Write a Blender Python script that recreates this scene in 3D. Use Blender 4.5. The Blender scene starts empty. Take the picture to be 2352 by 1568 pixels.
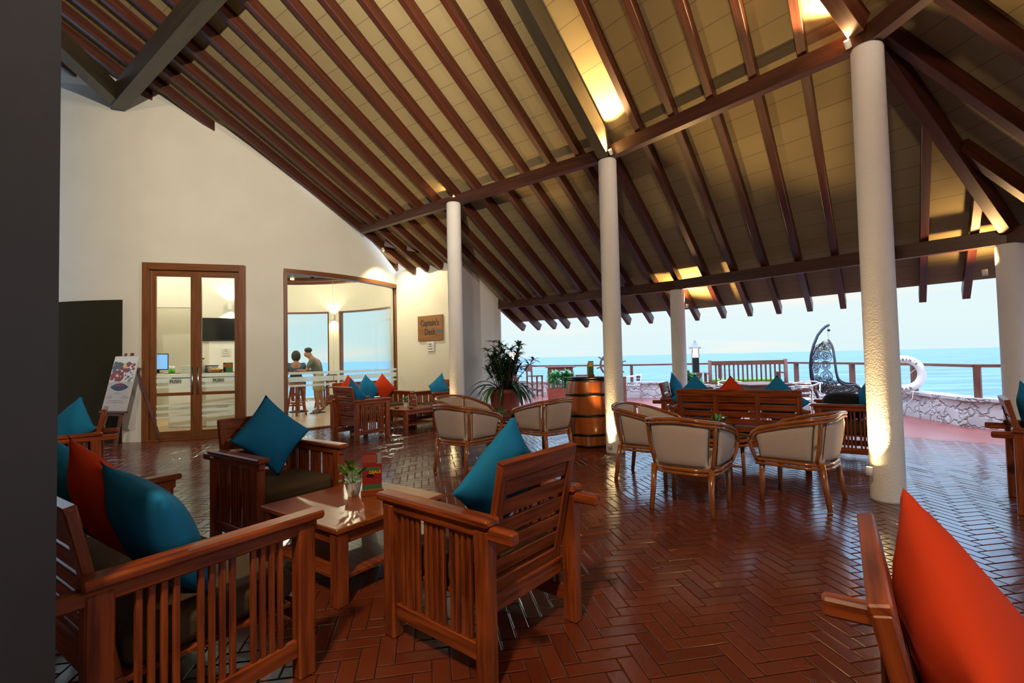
import bpy, bmesh, math, random
from math import sin, cos, radians, degrees, pi, sqrt, atan2
from mathutils import Vector, Matrix, Euler
random.seed(11)
SC = bpy.context.scene
COL = SC.collection

# ------------------------------------------------------------------ camera
F_PX = 1112.0
cam_d = bpy.data.cameras.new('camera'); cam = bpy.data.objects.new('camera', cam_d); COL.objects.link(cam)
cam_d.sensor_width = 36.0; cam_d.lens = 36.0 * F_PX / 2352.0; cam_d.clip_end = 60000; cam_d.clip_start = 0.05
CAM_M = Matrix.Rotation(pi/2 + radians(1.97), 3, 'X') @ Matrix.Rotation(radians(-1.283), 3, 'Z')
cam.matrix_world = Matrix.Translation((0, 0, 1.3)) @ CAM_M.to_4x4()
SC.camera = cam
def ray(x, y): return CAM_M @ Vector(((x-1176)/F_PX, -(y-784)/F_PX, -1.0))
def atz(x, y, z=0.0):
    r = ray(x, y); return Vector((0, 0, 1.3)) + r*((z-1.3)/r.z)
def aty(x, y, Y):
    r = ray(x, y); return Vector((0, 0, 1.3)) + r*(Y/r.y)

# ------------------------------------------------------------------ world
w = bpy.data.worlds.new('sky'); SC.world = w; w.use_nodes = True
nt = w.node_tree; nt.nodes.clear()
def N(nt, t, **kw):
    n = nt.nodes.new(t)
    for k, v in kw.items():
        if k.startswith('i_'): n.inputs[k[2:].replace('_', ' ')].default_value = v
        else: setattr(n, k, v)
    return n
tc = N(nt, 'ShaderNodeTexCoord'); sep = N(nt, 'ShaderNodeSeparateXYZ'); nt.links.new(tc.outputs['Generated'], sep.inputs[0])
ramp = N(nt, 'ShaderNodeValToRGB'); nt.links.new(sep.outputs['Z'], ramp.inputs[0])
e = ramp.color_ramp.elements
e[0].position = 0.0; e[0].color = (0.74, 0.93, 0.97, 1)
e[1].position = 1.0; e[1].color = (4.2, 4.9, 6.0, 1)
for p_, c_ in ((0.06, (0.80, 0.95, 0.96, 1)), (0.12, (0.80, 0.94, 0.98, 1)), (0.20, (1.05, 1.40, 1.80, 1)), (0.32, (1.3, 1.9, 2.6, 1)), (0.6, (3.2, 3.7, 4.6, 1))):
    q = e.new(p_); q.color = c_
mp = N(nt, 'ShaderNodeMapping'); mp.inputs['Scale'].default_value = (1.2, 1.2, 14); nt.links.new(tc.outputs['Generated'], mp.inputs[0])
nz = N(nt, 'ShaderNodeTexNoise'); nz.inputs['Scale'].default_value = 2.2; nz.inputs['Detail'].default_value = 5; nt.links.new(mp.outputs[0], nz.inputs[0])
cr = N(nt, 'ShaderNodeValToRGB'); nt.links.new(nz.outputs['Fac'], cr.inputs[0])
cr.color_ramp.elements[0].position = 0.52; cr.color_ramp.elements[1].position = 0.72
mix = N(nt, 'ShaderNodeMixRGB'); nt.links.new(cr.outputs['Color'], mix.inputs[0]); nt.links.new(ramp.outputs['Color'], mix.inputs[1])
mix.inputs[2].default_value = (0.98, 0.96, 0.88, 1)
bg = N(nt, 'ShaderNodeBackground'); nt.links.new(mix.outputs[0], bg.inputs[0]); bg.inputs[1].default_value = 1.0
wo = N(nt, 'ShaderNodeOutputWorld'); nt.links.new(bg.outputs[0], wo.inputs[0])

SC.view_settings.view_transform = 'Standard'; SC.view_settings.look = 'None'
SC.view_settings.exposure = 0.0; SC.view_settings.gamma = 1.0; SC.view_settings.use_curve_mapping = False
LK = 12.0   # overall strength of all lamps, added fill lamps included

# ------------------------------------------------------------------ helpers
def tag(o, label=None, cat=None, group=None, kind=None):
    if label: o['label'] = label
    if cat: o['category'] = cat
    if group: o['group'] = group
    if kind: o['kind'] = kind
    return o
def thing(name, label, cat, loc=(0, 0, 0), az=0.0, group=None):
    o = bpy.data.objects.new(name, None); COL.objects.link(o); o.empty_display_size = 0.1
    o.location = loc; o.rotation_euler = (0, 0, -radians(az))
    return tag(o, label, cat, group)
class MB:
    def __init__(s): s.bm = bmesh.new(); s.uv = s.bm.loops.layers.uv.new('UVMap'); s.mi = 0; s.M = Matrix.Identity(4)
    def _v(s, p): return s.bm.verts.new(s.M @ Vector(p))
    def face(s, vs, uvs=None, smooth=False):
        try: f = s.bm.faces.new(vs)
        except ValueError: return None
        f.material_index = s.mi; f.smooth = smooth
        if uvs:
            for l, u in zip(f.loops, uvs): l[s.uv].uv = u
        return f
    def poly(s, pts, uvs=None): return s.face([s._v(p) for p in pts], uvs)
    def box(s, c, size, c_=None, rot=None, ch=0.004):
        """chamfered box; size = full sizes; rot = 3x3 or Euler tuple"""
        h = [d/2 for d in size]; ch = min(ch, min(h)*0.5)
        R = Matrix.Identity(3) if rot is None else (Euler(rot).to_matrix() if not isinstance(rot, Matrix) else rot)
        c = Vector(c); long = max(range(3), key=lambda i: h[i]); oth = [i for i in range(3) if i != long]
        ou, ov = random.random()*9, random.random()*9
        V = {}; L = {}
        for sx in (-1, 1):
            for sy in (-1, 1):
                for sz in (-1, 1):
                    sg = (sx, sy, sz)
                    for a in range(3):
                        p = [sg[i]*(h[i] if i == a else h[i]-ch) for i in range(3)]
                        v = s._v(c + R @ Vector(p)); V[(sg, a)] = v; L[v] = p
        def F(vs):
            uv = [(L[v][long]+ou, L[v][oth[0]]+L[v][oth[1]]*1.0+ov) for v in vs]; s.face(vs, uv)
        for a in range(3):
            b, d = [i for i in range(3) if i != a]
            for sa in (-1, 1):
                vs = []
                for sb, sd in ((-1, -1), (1, -1), (1, 1), (-1, 1)):
                    g = [0]*3; g[a] = sa; g[b] = sb; g[d] = sd; vs.append(V[(tuple(g), a)])
                F(vs)
            for sb in (-1, 1):
                for sd in (-1, 1):     # edge parallel to a, between faces b and d
                    g1 = [0]*3; g1[b] = sb; g1[d] = sd; g2 = list(g1); g1[a] = -1; g2[a] = 1; g1 = tuple(g1); g2 = tuple(g2)
                    F([V[(g1, b)], V[(g2, b)], V[(g2, d)], V[(g1, d)]])
        for sx in (-1, 1):
            for sy in (-1, 1):
                for sz in (-1, 1):
                    g = (sx, sy, sz); F([V[(g, 0)], V[(g, 1)], V[(g, 2)]])
        return s
    def bar(s, p, q, wd, ht, up=(0, 0, 1), ch=0.003):
        """box beam from p to q, section wd x ht, ht along up"""
        p = Vector(p); q = Vector(q); d = q-p; L = d.length; y = d/L; x = y.cross(Vector(up)).normalized(); z = x.cross(y)
        R = Matrix((x, y, z)).transposed(); return s.box((p+q)/2, (wd, L, ht), rot=R, ch=ch)
    def tube(s, pts, r, n=8, closed=False, cap=True):
        pts = [Vector(p) for p in pts]; m = len(pts); rs = r if isinstance(r, (list, tuple)) else [r]*m
        rings = []; prev = None; acc = 0
        for i, p in enumerate(pts):
            a = pts[(i-1) % m] if (closed or i > 0) else p; b = pts[(i+1) % m] if (closed or i < m-1) else p
            t = (b-a)
            t = t.normalized() if t.length > 1e-9 else Vector((0, 0, 1))
            if prev is None:
                u = Vector((0, 0, 1)) if abs(t.z) < 0.9 else Vector((1, 0, 0)); prev = t.cross(u).normalized()
            x = (prev - t*prev.dot(t)).normalized(); prev = x; y = t.cross(x)
            rings.append([s._v(p + x*cos(2*pi*k/n)*rs[i] + y*sin(2*pi*k/n)*rs[i]) for k in range(n)])
        rng = range(m) if closed else range(m-1); l = 0
        for i in rng:
            A = rings[i]; B = rings[(i+1) % m]; dl = (pts[(i+1) % m]-pts[i]).length
            for k in range(n):
                s.face([A[k], A[(k+1) % n], B[(k+1) % n], B[k]], [(l, k/n*.1), (l, (k+1)/n*.1), (l+dl, (k+1)/n*.1), (l+dl, k/n*.1)], True)
            l += dl
        if cap and not closed: s.face(rings[0][::-1]); s.face(rings[-1])
        return s
    def lathe(s, prof, c=(0, 0, 0), n=24, smooth=True, a0=0.0):
        c = Vector(c); rings = []
        for r, z in prof:
            if r < 1e-5: rings.append([s._v(c+Vector((0, 0, z)))])
            else: rings.append([s._v(c+Vector((r*cos(a0+2*pi*k/n), r*sin(a0+2*pi*k/n), z))) for k in range(n)])
        for i in range(len(rings)-1):
            A, B = rings[i], rings[i+1]; z0, z1 = prof[i][1], prof[i+1][1]
            for k in range(n):
                k2 = (k+1) % n
                if len(A) == 1 and len(B) == 1: continue
                if len(A) == 1: s.face([A[0], B[k], B[k2]], None, smooth)
                elif len(B) == 1: s.face([A[k], A[k2], B[0]], None, smooth)
                else: s.face([A[k], A[k2], B[k2], B[k]], [(z0, k/n*2), (z0, (k+1)/n*2), (z1, (k+1)/n*2), (z1, k/n*2)], smooth)
        return s
    def grid(s, fn, nu, nv, closed_u=False, smooth=True, uvs=1.0):
        V = [[s._v(fn(i/(nu if not closed_u else nu), j/nv)) for j in range(nv+1)] for i in range(nu if closed_u else nu+1)]
        m = len(V)
        for i in range(nu):
            for j in range(nv):
                i2 = (i+1) % m
                s.face([V[i][j], V[i2][j], V[i2][j+1], V[i][j+1]], [(i/nu*uvs, j/nv*uvs), ((i+1)/nu*uvs, j/nv*uvs), ((i+1)/nu*uvs, (j+1)/nv*uvs), (i/nu*uvs, (j+1)/nv*uvs)], smooth)
        return s
    def prism(s, pts, z0, z1):
        a = [s._v((p[0], p[1], z0)) for p in pts]; b = [s._v((p[0], p[1], z1)) for p in pts]; n = len(pts)
        s.face(a[::-1]); s.face(b)
        for i in range(n): s.face([a[i], a[(i+1) % n], b[(i+1) % n], b[i]])
        return s
    def build(s, name, mat, parent=None, loc=None, weld=False, recalc=True, rot=None):
        if weld: bmesh.ops.remove_doubles(s.bm, verts=s.bm.verts, dist=1e-5)
        if recalc: bmesh.ops.recalc_face_normals(s.bm, faces=s.bm.faces)
        me = bpy.data.meshes.new(name); s.bm.to_mesh(me); s.bm.free()
        for m in (mat if isinstance(mat, (list, tuple)) else [mat]): me.materials.append(m)
        o = bpy.data.objects.new(name, me); COL.objects.link(o)
        if parent: o.parent = parent
        if loc is not None: o.location = loc
        if rot is not None: o.rotation_euler = rot
        return o
def kids(o): return [c for c in bpy.data.objects if c.parent == o]
def copy_tree(o, parent=None):
    c = o.copy(); COL.objects.link(c); c.parent = parent
    for k in kids(o): copy_tree(k, c)
    return c
def place(proto, used, loc, az, label, group=None):
    o = proto if not used else copy_tree(proto)
    o.location = loc; o.rotation_euler = (0, 0, -radians(az)); o['label'] = label
    if group: o['group'] = group
    return o

# ------------------------------------------------------------------ materials
def mat(name, col, rough=0.5, metal=0.0, bump=None, noise=None, spec=0.5, coat=0.0, emit=None, strength=0.0, sheen=0.0, coords='Object', trans=0.0):
    m = bpy.data.materials.new(name); m.use_nodes = True; nt = m.node_tree; b = nt.nodes['Principled BSDF']
    b.inputs['Base Color'].default_value = (*col, 1); b.inputs['Roughness'].default_value = rough; b.inputs['Metallic'].default_value = metal
    b.inputs['Specular IOR Level'].default_value = spec; b.inputs['Coat Weight'].default_value = coat; b.inputs['Coat Roughness'].default_value = 0.15
    b.inputs['Sheen Weight'].default_value = sheen; b.inputs['Transmission Weight'].default_value = trans
    if emit: b.inputs['Emission Color'].default_value = (*emit, 1); b.inputs['Emission Strength'].default_value = strength
    tc = N(nt, 'ShaderNodeTexCoord')
    if noise:   # (scale xyz, col2, lo, hi)
        sc, c2, lo, hi = noise
        mp = N(nt, 'ShaderNodeMapping'); mp.inputs['Scale'].default_value = sc; nt.links.new(tc.outputs[coords], mp.inputs[0])
        nz = N(nt, 'ShaderNodeTexNoise'); nz.inputs['Scale'].default_value = 1.0; nz.inputs['Detail'].default_value = 4; nt.links.new(mp.outputs[0], nz.inputs[0])
        r = N(nt, 'ShaderNodeValToRGB'); nt.links.new(nz.outputs['Fac'], r.inputs[0])
        r.color_ramp.elements[0].position = lo; r.color_ramp.elements[1].position = hi
        r.color_ramp.elements[0].color = (*col, 1); r.color_ramp.elements[1].color = (*c2, 1)
        nt.links.new(r.outputs['Color'], b.inputs['Base Color'])
    if bump:    # (scale, strength, distance)
        nb = N(nt, 'ShaderNodeTexNoise'); nb.inputs['Scale'].default_value = bump[0]; nb.inputs['Detail'].default_value = 3
        nt.links.new(tc.outputs[coords if coords == 'Object' else 'Object'], nb.inputs[0])
        bu = N(nt, 'ShaderNodeBump'); bu.inputs['Strength'].default_value = bump[1]; bu.inputs['Distance'].default_value = bump[2]
        nt.links.new(nb.outputs['Fac'], bu.inputs['Height']); nt.links.new(bu.outputs[0], b.inputs['Normal'])
    return m
M = {}
M['wood'] = mat('red brown varnished wood', (0.13, 0.024, 0.006), 0.36, noise=((3, 38, 1), (0.36, 0.078, 0.015), 0.35, 0.68), coords='UV', bump=(60, 0.08, 0.002), spec=0.35)
M['wood_top'] = mat('table top wood', (0.20, 0.045, 0.010), 0.30, noise=((2, 20, 1), (0.33, 0.085, 0.018), 0.35, 0.7), coords='UV', coat=0.15)
M['wood_out'] = mat('weathered outdoor wood', (0.10, 0.030, 0.018), 0.5, noise=((3, 20, 1), (0.18, 0.058, 0.038), 0.35, 0.7), coords='UV')
M['rafter'] = mat('stained rafter wood', (0.036, 0.0075, 0.003), 0.45, noise=((1.2, 22, 1), (0.090, 0.017, 0.005), 0.35, 0.7), coords='UV')
M['beam'] = mat('beam wood', (0.042, 0.013, 0.006), 0.42, noise=((1.2, 14, 1), (0.085, 0.026, 0.011), 0.35, 0.7), coords='UV')
M['hipbeam'] = mat('grey stained beam', (0.034, 0.028, 0.018), 0.4, noise=((1.2, 12, 1), (0.055, 0.042, 0.026), 0.35, 0.7), coords='UV')
M['doorwood'] = mat('door frame wood', (0.14, 0.045, 0.012), 0.35, noise=((2, 22, 1), (0.22, 0.075, 0.022), 0.35, 0.7), coords='UV')
M['rattan'] = mat('honey rattan', (0.26, 0.070, 0.013), 0.2, coat=0.6, noise=((10, 6, 1), (0.40, 0.125, 0.025), 0.35, 0.7), coords='UV')
M['tubfab'] = mat('beige upholstery', (0.54, 0.43, 0.37), 0.85, sheen=0.2, bump=(900, 0.15, 0.001), noise=((260, 260, 260), (0.45, 0.355, 0.305), 0.4, 0.6))
M['teal'] = mat('teal cotton', (0.012, 0.19, 0.42), 0.9, spec=0.15, bump=(500, 0.1, 0.001))
M['orange'] = mat('orange cotton', (0.55, 0.045, 0.012), 0.9, spec=0.15, bump=(500, 0.1, 0.001))
M['seatfab'] = mat('olive brown seat fabric', (0.075, 0.045, 0.018), 0.9, bump=(700, 0.2, 0.001), noise=((300, 300, 300), (0.05, 0.03, 0.012), 0.4, 0.6))
M['plaster'] = mat('cream plaster', (0.71, 0.69, 0.62), 0.85, bump=(14, 0.12, 0.01), noise=((1.3, 1.3, 1.3), (0.67, 0.645, 0.57), 0.4, 0.7))
M['column'] = mat('white rough cast', (0.82, 0.80, 0.79), 0.75, bump=(75, 0.8, 0.010), noise=((2, 2, 2), (0.75, 0.73, 0.71), 0.35, 0.75))
M['white'] = mat('white paint', (0.75, 0.75, 0.74), 0.5)
M['black'] = mat('black', (0.008, 0.008, 0.009), 0.35)
M['blackfab'] = mat('black fur', (0.006, 0.006, 0.007), 0.95, bump=(80, 0.8, 0.01))
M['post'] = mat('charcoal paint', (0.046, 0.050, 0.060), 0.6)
M['board'] = mat('dark olive panel', (0.029, 0.026, 0.014), 0.95, spec=0.1)
M['steel'] = mat('brushed steel', (0.6, 0.6, 0.62), 0.25, 1.0)
M['alu'] = mat('polished aluminium', (0.75, 0.76, 0.78), 0.18, 1.0)
M['darksteel'] = mat('dark blue black steel', (0.02, 0.03, 0.05), 0.3, 0.3)
M['wicker'] = mat('black wicker', (0.018, 0.020, 0.028), 0.5)
M['terra'] = mat('terracotta', (0.27, 0.052, 0.028), 0.6, noise=((6, 6, 6), (0.20, 0.038, 0.022), 0.35, 0.7))
M['leaf'] = mat('dark leaf', (0.012, 0.045, 0.018), 0.35, noise=((4, 4, 4), (0.03, 0.10, 0.02), 0.4, 0.65))
M['leaf2'] = mat('bright leaf', (0.045, 0.20, 0.055), 0.4, noise=((5, 5, 5), (0.10, 0.33, 0.12), 0.4, 0.65))
M['leafy'] = mat('variegated leaf', (0.03, 0.16, 0.012), 0.35, noise=((40, 40, 40), (0.26, 0.38, 0.02), 0.5, 0.62))
M['soil'] = mat('soil', (0.03, 0.02, 0.012), 0.9)
M['barrelwood'] = mat('barrel staves', (0.42, 0.115, 0.018), 0.28, coat=0.3, noise=((0.3, 13, 1), (0.24, 0.058, 0.010), 0.35, 0.65), coords='UV')
M['hoop'] = mat('black iron hoop', (0.012, 0.012, 0.014), 0.35, 0.6)
M['stone'] = mat('painted rubble stone', (0.40, 0.37, 0.40), 0.85, noise=((3, 3, 4), (0.50, 0.47, 0.50), 0.35, 0.7))
nt = M['stone'].node_tree; vo = N(nt, 'ShaderNodeTexVoronoi', feature='DISTANCE_TO_EDGE'); vo.inputs['Scale'].default_value = 3.2; tcs = N(nt, 'ShaderNodeTexCoord'); mps = N(nt, 'ShaderNodeMapping'); mps.inputs['Scale'].default_value = (1, 1, 1.7)
nzs = N(nt, 'ShaderNodeTexNoise'); nzs.inputs['Scale'].default_value = 5; ad = N(nt, 'ShaderNodeVectorMath', operation='MULTIPLY_ADD'); ad.inputs[1].default_value = (0.35, 0.35, 0.35)
nt.links.new(tcs.outputs['Object'], nzs.inputs[0]); nt.links.new(nzs.outputs['Color'], ad.inputs[0]); nt.links.new(tcs.outputs['Object'], ad.inputs[2]); nt.links.new(ad.outputs[0], mps.inputs[0]); nt.links.new(mps.outputs[0], vo.inputs['Vector'])
rs = N(nt, 'ShaderNodeValToRGB'); rs.color_ramp.elements[1].position = 0.10; nt.links.new(vo.outputs['Distance'], rs.inputs[0]); bs = N(nt, 'ShaderNodeBump'); bs.inputs['Strength'].default_value = 0.8; bs.inputs['Distance'].default_value = 0.05
nt.links.new(rs.outputs['Color'], bs.inputs['Height']); nt.links.new(bs.outputs[0], nt.nodes['Principled BSDF'].inputs['Normal'])
M['terrace'] = mat('red painted terrace', (0.20, 0.045, 0.042), 0.30, noise=((1.5, 1.5, 1.5), (0.27, 0.065, 0.060), 0.35, 0.7), spec=0.8)
M['grout'] = mat('dark grout', (0.020, 0.008, 0.006), 0.6)
M['innerfloor'] = mat('yellow stone floor tiles', (0.50, 0.33, 0.16), 0.3)
M['green'] = mat('green print', (0.03, 0.14, 0.05), 0.5)
M['greencush'] = mat('lime cushion', (0.10, 0.42, 0.03), 0.8)
M['red'] = mat('red print', (0.26, 0.010, 0.010), 0.5)
M['yellow'] = mat('yellow print', (0.75, 0.50, 0.03), 0.5)
M['navy'] = mat('navy print', (0.01, 0.02, 0.06), 0.5)
M['grey'] = mat('grey', (0.25, 0.26, 0.27), 0.5)
M['lightgrey'] = mat('pale grey board', (0.50, 0.47, 0.46), 0.6)
M['signwood'] = mat('sign board wood', (0.27, 0.115, 0.035), 0.5, noise=((2, 18, 1), (0.19, 0.075, 0.022), 0.35, 0.7), coords='UV')
M['ink'] = mat('dark lettering', (0.035, 0.022, 0.022), 0.6)
M['skin'] = mat('skin', (0.32, 0.15, 0.09), 0.55)
M['shirt'] = mat('grey green shirt', (0.13, 0.135, 0.10), 0.85)
M['shorts'] = mat('khaki shorts', (0.36, 0.33, 0.20), 0.85)
M['bluetop'] = mat('navy top', (0.04, 0.08, 0.14), 0.85)
M['hair'] = mat('dark hair', (0.02, 0.018, 0.016), 0.6)
M['lampglass'] = mat('lantern glow', (1, 0.9, 0.7), 0.4, emit=(1.0, 0.86, 0.62), strength=7)
M['bulb'] = mat('bulb', (1, 0.8, 0.4), 0.4, emit=(1.0, 0.70, 0.28), strength=150)
M['sconce'] = mat('sconce glow', (1, 0.9, 0.6), 0.4, emit=(1.0, 0.78, 0.42), strength=14)
M['screen'] = mat('tv screen', (0.008, 0.009, 0.012), 0.15)
M['bluescreen'] = mat('monitor screen', (0.1, 0.25, 0.5), 0.3, emit=(0.25, 0.5, 0.9), strength=0.8)
# glass: a thin pane
g = bpy.data.materials.new('pane glass'); g.use_nodes = True; nt = g.node_tree; nt.nodes.clear()
tr = N(nt, 'ShaderNodeBsdfTransparent'); tr.inputs[0].default_value = (0.93, 0.97, 0.97, 1); gl = N(nt, 'ShaderNodeBsdfGlossy'); gl.inputs['Roughness'].default_value = 0.02
lw = N(nt, 'ShaderNodeFresnel'); lw.inputs['IOR'].default_value = 1.16
mx = N(nt, 'ShaderNodeMixShader'); nt.links.new(lw.outputs[0], mx.inputs[0]); nt.links.new(tr.outputs[0], mx.inputs[1]); nt.links.new(gl.outputs[0], mx.inputs[2])
oo = N(nt, 'ShaderNodeOutputMaterial'); nt.links.new(mx.outputs[0], oo.inputs[0]); M['glass'] = g
f = bpy.data.materials.new('frosted band'); f.use_nodes = True; nt = f.node_tree; nt.nodes.clear()
tr = N(nt, 'ShaderNodeBsdfTransparent'); df = N(nt, 'ShaderNodeBsdfDiffuse'); df.inputs[0].default_value = (0.75, 0.85, 0.9, 1)
tl = N(nt, 'ShaderNodeBsdfTranslucent'); tl.inputs[0].default_value = (0.8, 0.9, 0.95, 1); m0 = N(nt, 'ShaderNodeMixShader'); m0.inputs[0].default_value = 0.6
nt.links.new(df.outputs[0], m0.inputs[1]); nt.links.new(tl.outputs[0], m0.inputs[2])
mx = N(nt, 'ShaderNodeMixShader'); mx.inputs[0].default_value = 0.62; nt.links.new(tr.outputs[0], mx.inputs[1]); nt.links.new(m0.outputs[0], mx.inputs[2])
oo = N(nt, 'ShaderNodeOutputMaterial'); nt.links.new(mx.outputs[0], oo.inputs[0]); M['frost'] = f
# ceiling boards with joints every 0.29 m down the slope (UV in metres)
b_ = mat('ceiling boards', (0.30, 0.245, 0.18), 0.75); nt = b_.node_tree; pb = nt.nodes['Principled BSDF']
tc = N(nt, 'ShaderNodeTexCoord'); sx = N(nt, 'ShaderNodeSeparateXYZ'); nt.links.new(tc.outputs['UV'], sx.inputs[0])
dv = N(nt, 'ShaderNodeMath', operation='DIVIDE'); dv.inputs[1].default_value = 0.29; nt.links.new(sx.outputs['Y'], dv.inputs[0])
fr = N(nt, 'ShaderNodeMath', operation='FRACT'); nt.links.new(dv.outputs[0], fr.inputs[0])
gt = N(nt, 'ShaderNodeMath', operation='LESS_THAN'); gt.inputs[1].default_value = 0.035; nt.links.new(fr.outputs[0], gt.inputs[0])
fl = N(nt, 'ShaderNodeMath', operation='FLOOR'); nt.links.new(dv.outputs[0], fl.inputs[0])
wn = N(nt, 'ShaderNodeTexWhiteNoise', noise_dimensions='1D'); nt.links.new(fl.outputs[0], wn.inputs['W'])
nz = N(nt, 'ShaderNodeTexNoise'); nz.inputs['Scale'].default_value = 1.6; nt.links.new(tc.outputs['UV'], nz.inputs[0])
mc = N(nt, 'ShaderNodeMixRGB'); mc.inputs[1].default_value = (0.33, 0.262, 0.135, 1); mc.inputs[2].default_value = (0.27, 0.21, 0.105, 1); nt.links.new(nz.outputs['Fac'], mc.inputs[0])
mj = N(nt, 'ShaderNodeMixRGB'); nt.links.new(gt.outputs[0], mj.inputs[0]); nt.links.new(mc.outputs[0], mj.inputs[1]); mj.inputs[2].default_value = (0.17, 0.125, 0.07, 1)
nt.links.new(mj.outputs[0], pb.inputs['Base Color']); M['ceil'] = b_
# glazed brick tile, colour varied per tile by a vertex colour
t_ = mat('glazed brick tile', (0.2, 0.04, 0.02), 0.26, bump=(30, 0.10, 0.006)); nt = t_.node_tree; pb = nt.nodes['Principled BSDF']
at = N(nt, 'ShaderNodeAttribute'); at.attribute_name = 'tint'; r = N(nt, 'ShaderNodeValToRGB'); nt.links.new(at.outputs['Fac'], r.inputs[0])
r.color_ramp.elements[0].color = (0.135, 0.025, 0.009, 1); r.color_ramp.elements[1].color = (0.19, 0.038, 0.012, 1); pb.inputs['Specular Tint'].default_value = (0.42, 0.74, 1.0, 1); pb.inputs['IOR'].default_value = 2.45
nt.links.new(r.outputs['Color'], pb.inputs['Base Color'])
nz = N(nt, 'ShaderNodeTexNoise'); nz.inputs['Scale'].default_value = 1.3; tc = N(nt, 'ShaderNodeTexCoord'); nt.links.new(tc.outputs['Object'], nz.inputs[0])
mr = N(nt, 'ShaderNodeMapRange'); mr.inputs[3].default_value = 0.10; mr.inputs[4].default_value = 0.26; nt.links.new(nz.outputs['Fac'], mr.inputs[0]); nt.links.new(mr.outputs[0], pb.inputs['Roughness'])
M['tile'] = t_
# sea
s_ = bpy.data.materials.new('sea water'); s_.use_nodes = True; nt = s_.node_tree; pb = nt.nodes['Principled BSDF']
tc = N(nt, 'ShaderNodeTexCoord'); mp = N(nt, 'ShaderNodeMapping'); mp.inputs['Scale'].default_value = (0.06, 0.30, 1); mp.inputs['Rotation'].default_value = (0, 0, 0.3); nt.links.new(tc.outputs['Object'], mp.inputs[0])
nz = N(nt, 'ShaderNodeTexNoise'); nz.inputs['Scale'].default_value = 1.0; nz.inputs['Detail'].default_value = 8; nz.inputs['Roughness'].default_value = 0.65; nt.links.new(mp.outputs[0], nz.inputs[0])
r = N(nt, 'ShaderNodeValToRGB'); nt.links.new(nz.outputs['Fac'], r.inputs[0]); r.color_ramp.elements[0].position = 0.33; r.color_ramp.elements[1].position = 0.68
r.color_ramp.elements[0].color = (0.012, 0.100, 0.18, 1); r.color_ramp.elements[1].color = (0.11, 0.26, 0.35, 1)
nt.links.new(r.outputs['Color'], pb.inputs['Base Color']); pb.inputs['Roughness'].default_value = 0.45; pb.inputs['Specular IOR Level'].default_value = 0.25
bu = N(nt, 'ShaderNodeBump'); bu.inputs['Strength'].default_value = 0.5; bu.inputs['Distance'].default_value = 0.6; nt.links.new(nz.outputs['Fac'], bu.inputs['Height']); nt.links.new(bu.outputs[0], pb.inputs['Normal'])
M['sea'] = s_

# ------------------------------------------------------------------ roof geometry (true planes)
SL = 0.60
A = Vector((3.23, 4.24)); B = Vector((1.37, 6.60)); C = Vector((-0.96, 8.30)); FF = Vector((2.97, 8.63)); EE = Vector((5.60, 5.39)); G = Vector((-0.25, 11.31))
ZT, ZB = 4.17, 2.62      # rafter undersides at the upper and lower ring beams
def mkplane(P, Q, R_):
    P, Q, R_ = Vector(P), Vector(Q), Vector(R_); n = (Q-P).cross(R_-P).normalized(); n = n if n.z > 0 else -n
    return lambda x, y: P.z - (n.x*(x-P.x)+n.y*(y-P.y))/n.z
zL = mkplane((*B, ZT), (*FF, ZB), (*C, ZT))
zR = mkplane((*B, ZT), (*FF, ZB), (*A, ZT))
zS = mkplane((*A, ZT), (*EE, ZB), (A.x+0.087*3, A.y-3, ZT))
U = Vector((cos(radians(38.2)), -sin(radians(38.2)))); T = Vector((sin(radians(38.2)), cos(radians(38.2))))
uh = B.dot(U); uA, tA = A.dot(U), A.dot(T)
dE = (EE-A).normalized()
RC = Vector((-6.86, 12.67)); RR = 4.30     # round room
def on_circle(azd, r=RR): return Vector((RC.x + r*sin(radians(azd)), RC.y + r*cos(radians(azd))))
P_in = on_circle(106.0); P_mid = Vector((-1.05, 10.28)); P_end = Vector((-0.25, 11.31))

def tend(z, u, zf):
    """t on the line u where the rafter underside reaches height z"""
    p0 = U*u; p1 = U*u + T*10; a, b = zf(p0.x, p0.y), zf(p1.x, p1.y); return 10*(z-a)/(b-a)
def hipt(u):   # t of the A-E hip line at u
    return tA + (u-uA)*dE.dot(T)/dE.dot(U)
TRIM = [0]
def trim(mb, m, parent=None):
    TRIM[0] += 1; return tag(mb.build('trim_%d' % TRIM[0], m), kind='structure')
# ---- sloping board ceilings
def strip(mb, quad, zf, off=0.185, th=0.03):
    lo = []; hi = []; uv = []
    for p in quad:
        z = zf(p.x, p.y); lo.append((p.x, p.y, z+off)); hi.append((p.x, p.y, z+off+th)); uv.append((p.x*0.79-p.y*0.6, z/0.515))
    mb.poly(lo, uv); mb.poly(hi[::-1])
    n = len(quad)
    for i in range(n):
        j = (i+1) % n; mb.poly([lo[i], hi[i], hi[j], lo[j]])
def seg_hit(p, d, a, b):
    e_ = b-a; den = d.x*e_.y-d.y*e_.x
    if abs(den) < 1e-9: return None
    w_ = a-p; t = (w_.x*e_.y-w_.y*e_.x)/den; s = (w_.x*d.y-w_.y*d.x)/den
    return t if (-1e-6 <= s <= 1+1e-6 and t > 0) else None
def stop(p, d, tmax, margin=0.0):
    """distance along d from p before meeting the round wall or the sign wall"""
    w_ = p-RC; b = 2*d.dot(w_); c = w_.dot(w_)-(RR+margin)**2; D = b*b-4*c; out = tmax
    if D > 0:
        t = (-b-sqrt(D))/2
        if t > 0: out = min(out, t)
    t = seg_hit(p, d, P_in, P_mid)
    if t: out = min(out, t)
    return out
TOPL = -0.65
mb = MB(); us = [-14+0.3*i for i in range(100) if -14+0.3*i < -7.2]+[-7.2, -6.5, -5.5, -4.5, -3.6, uh]
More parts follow.
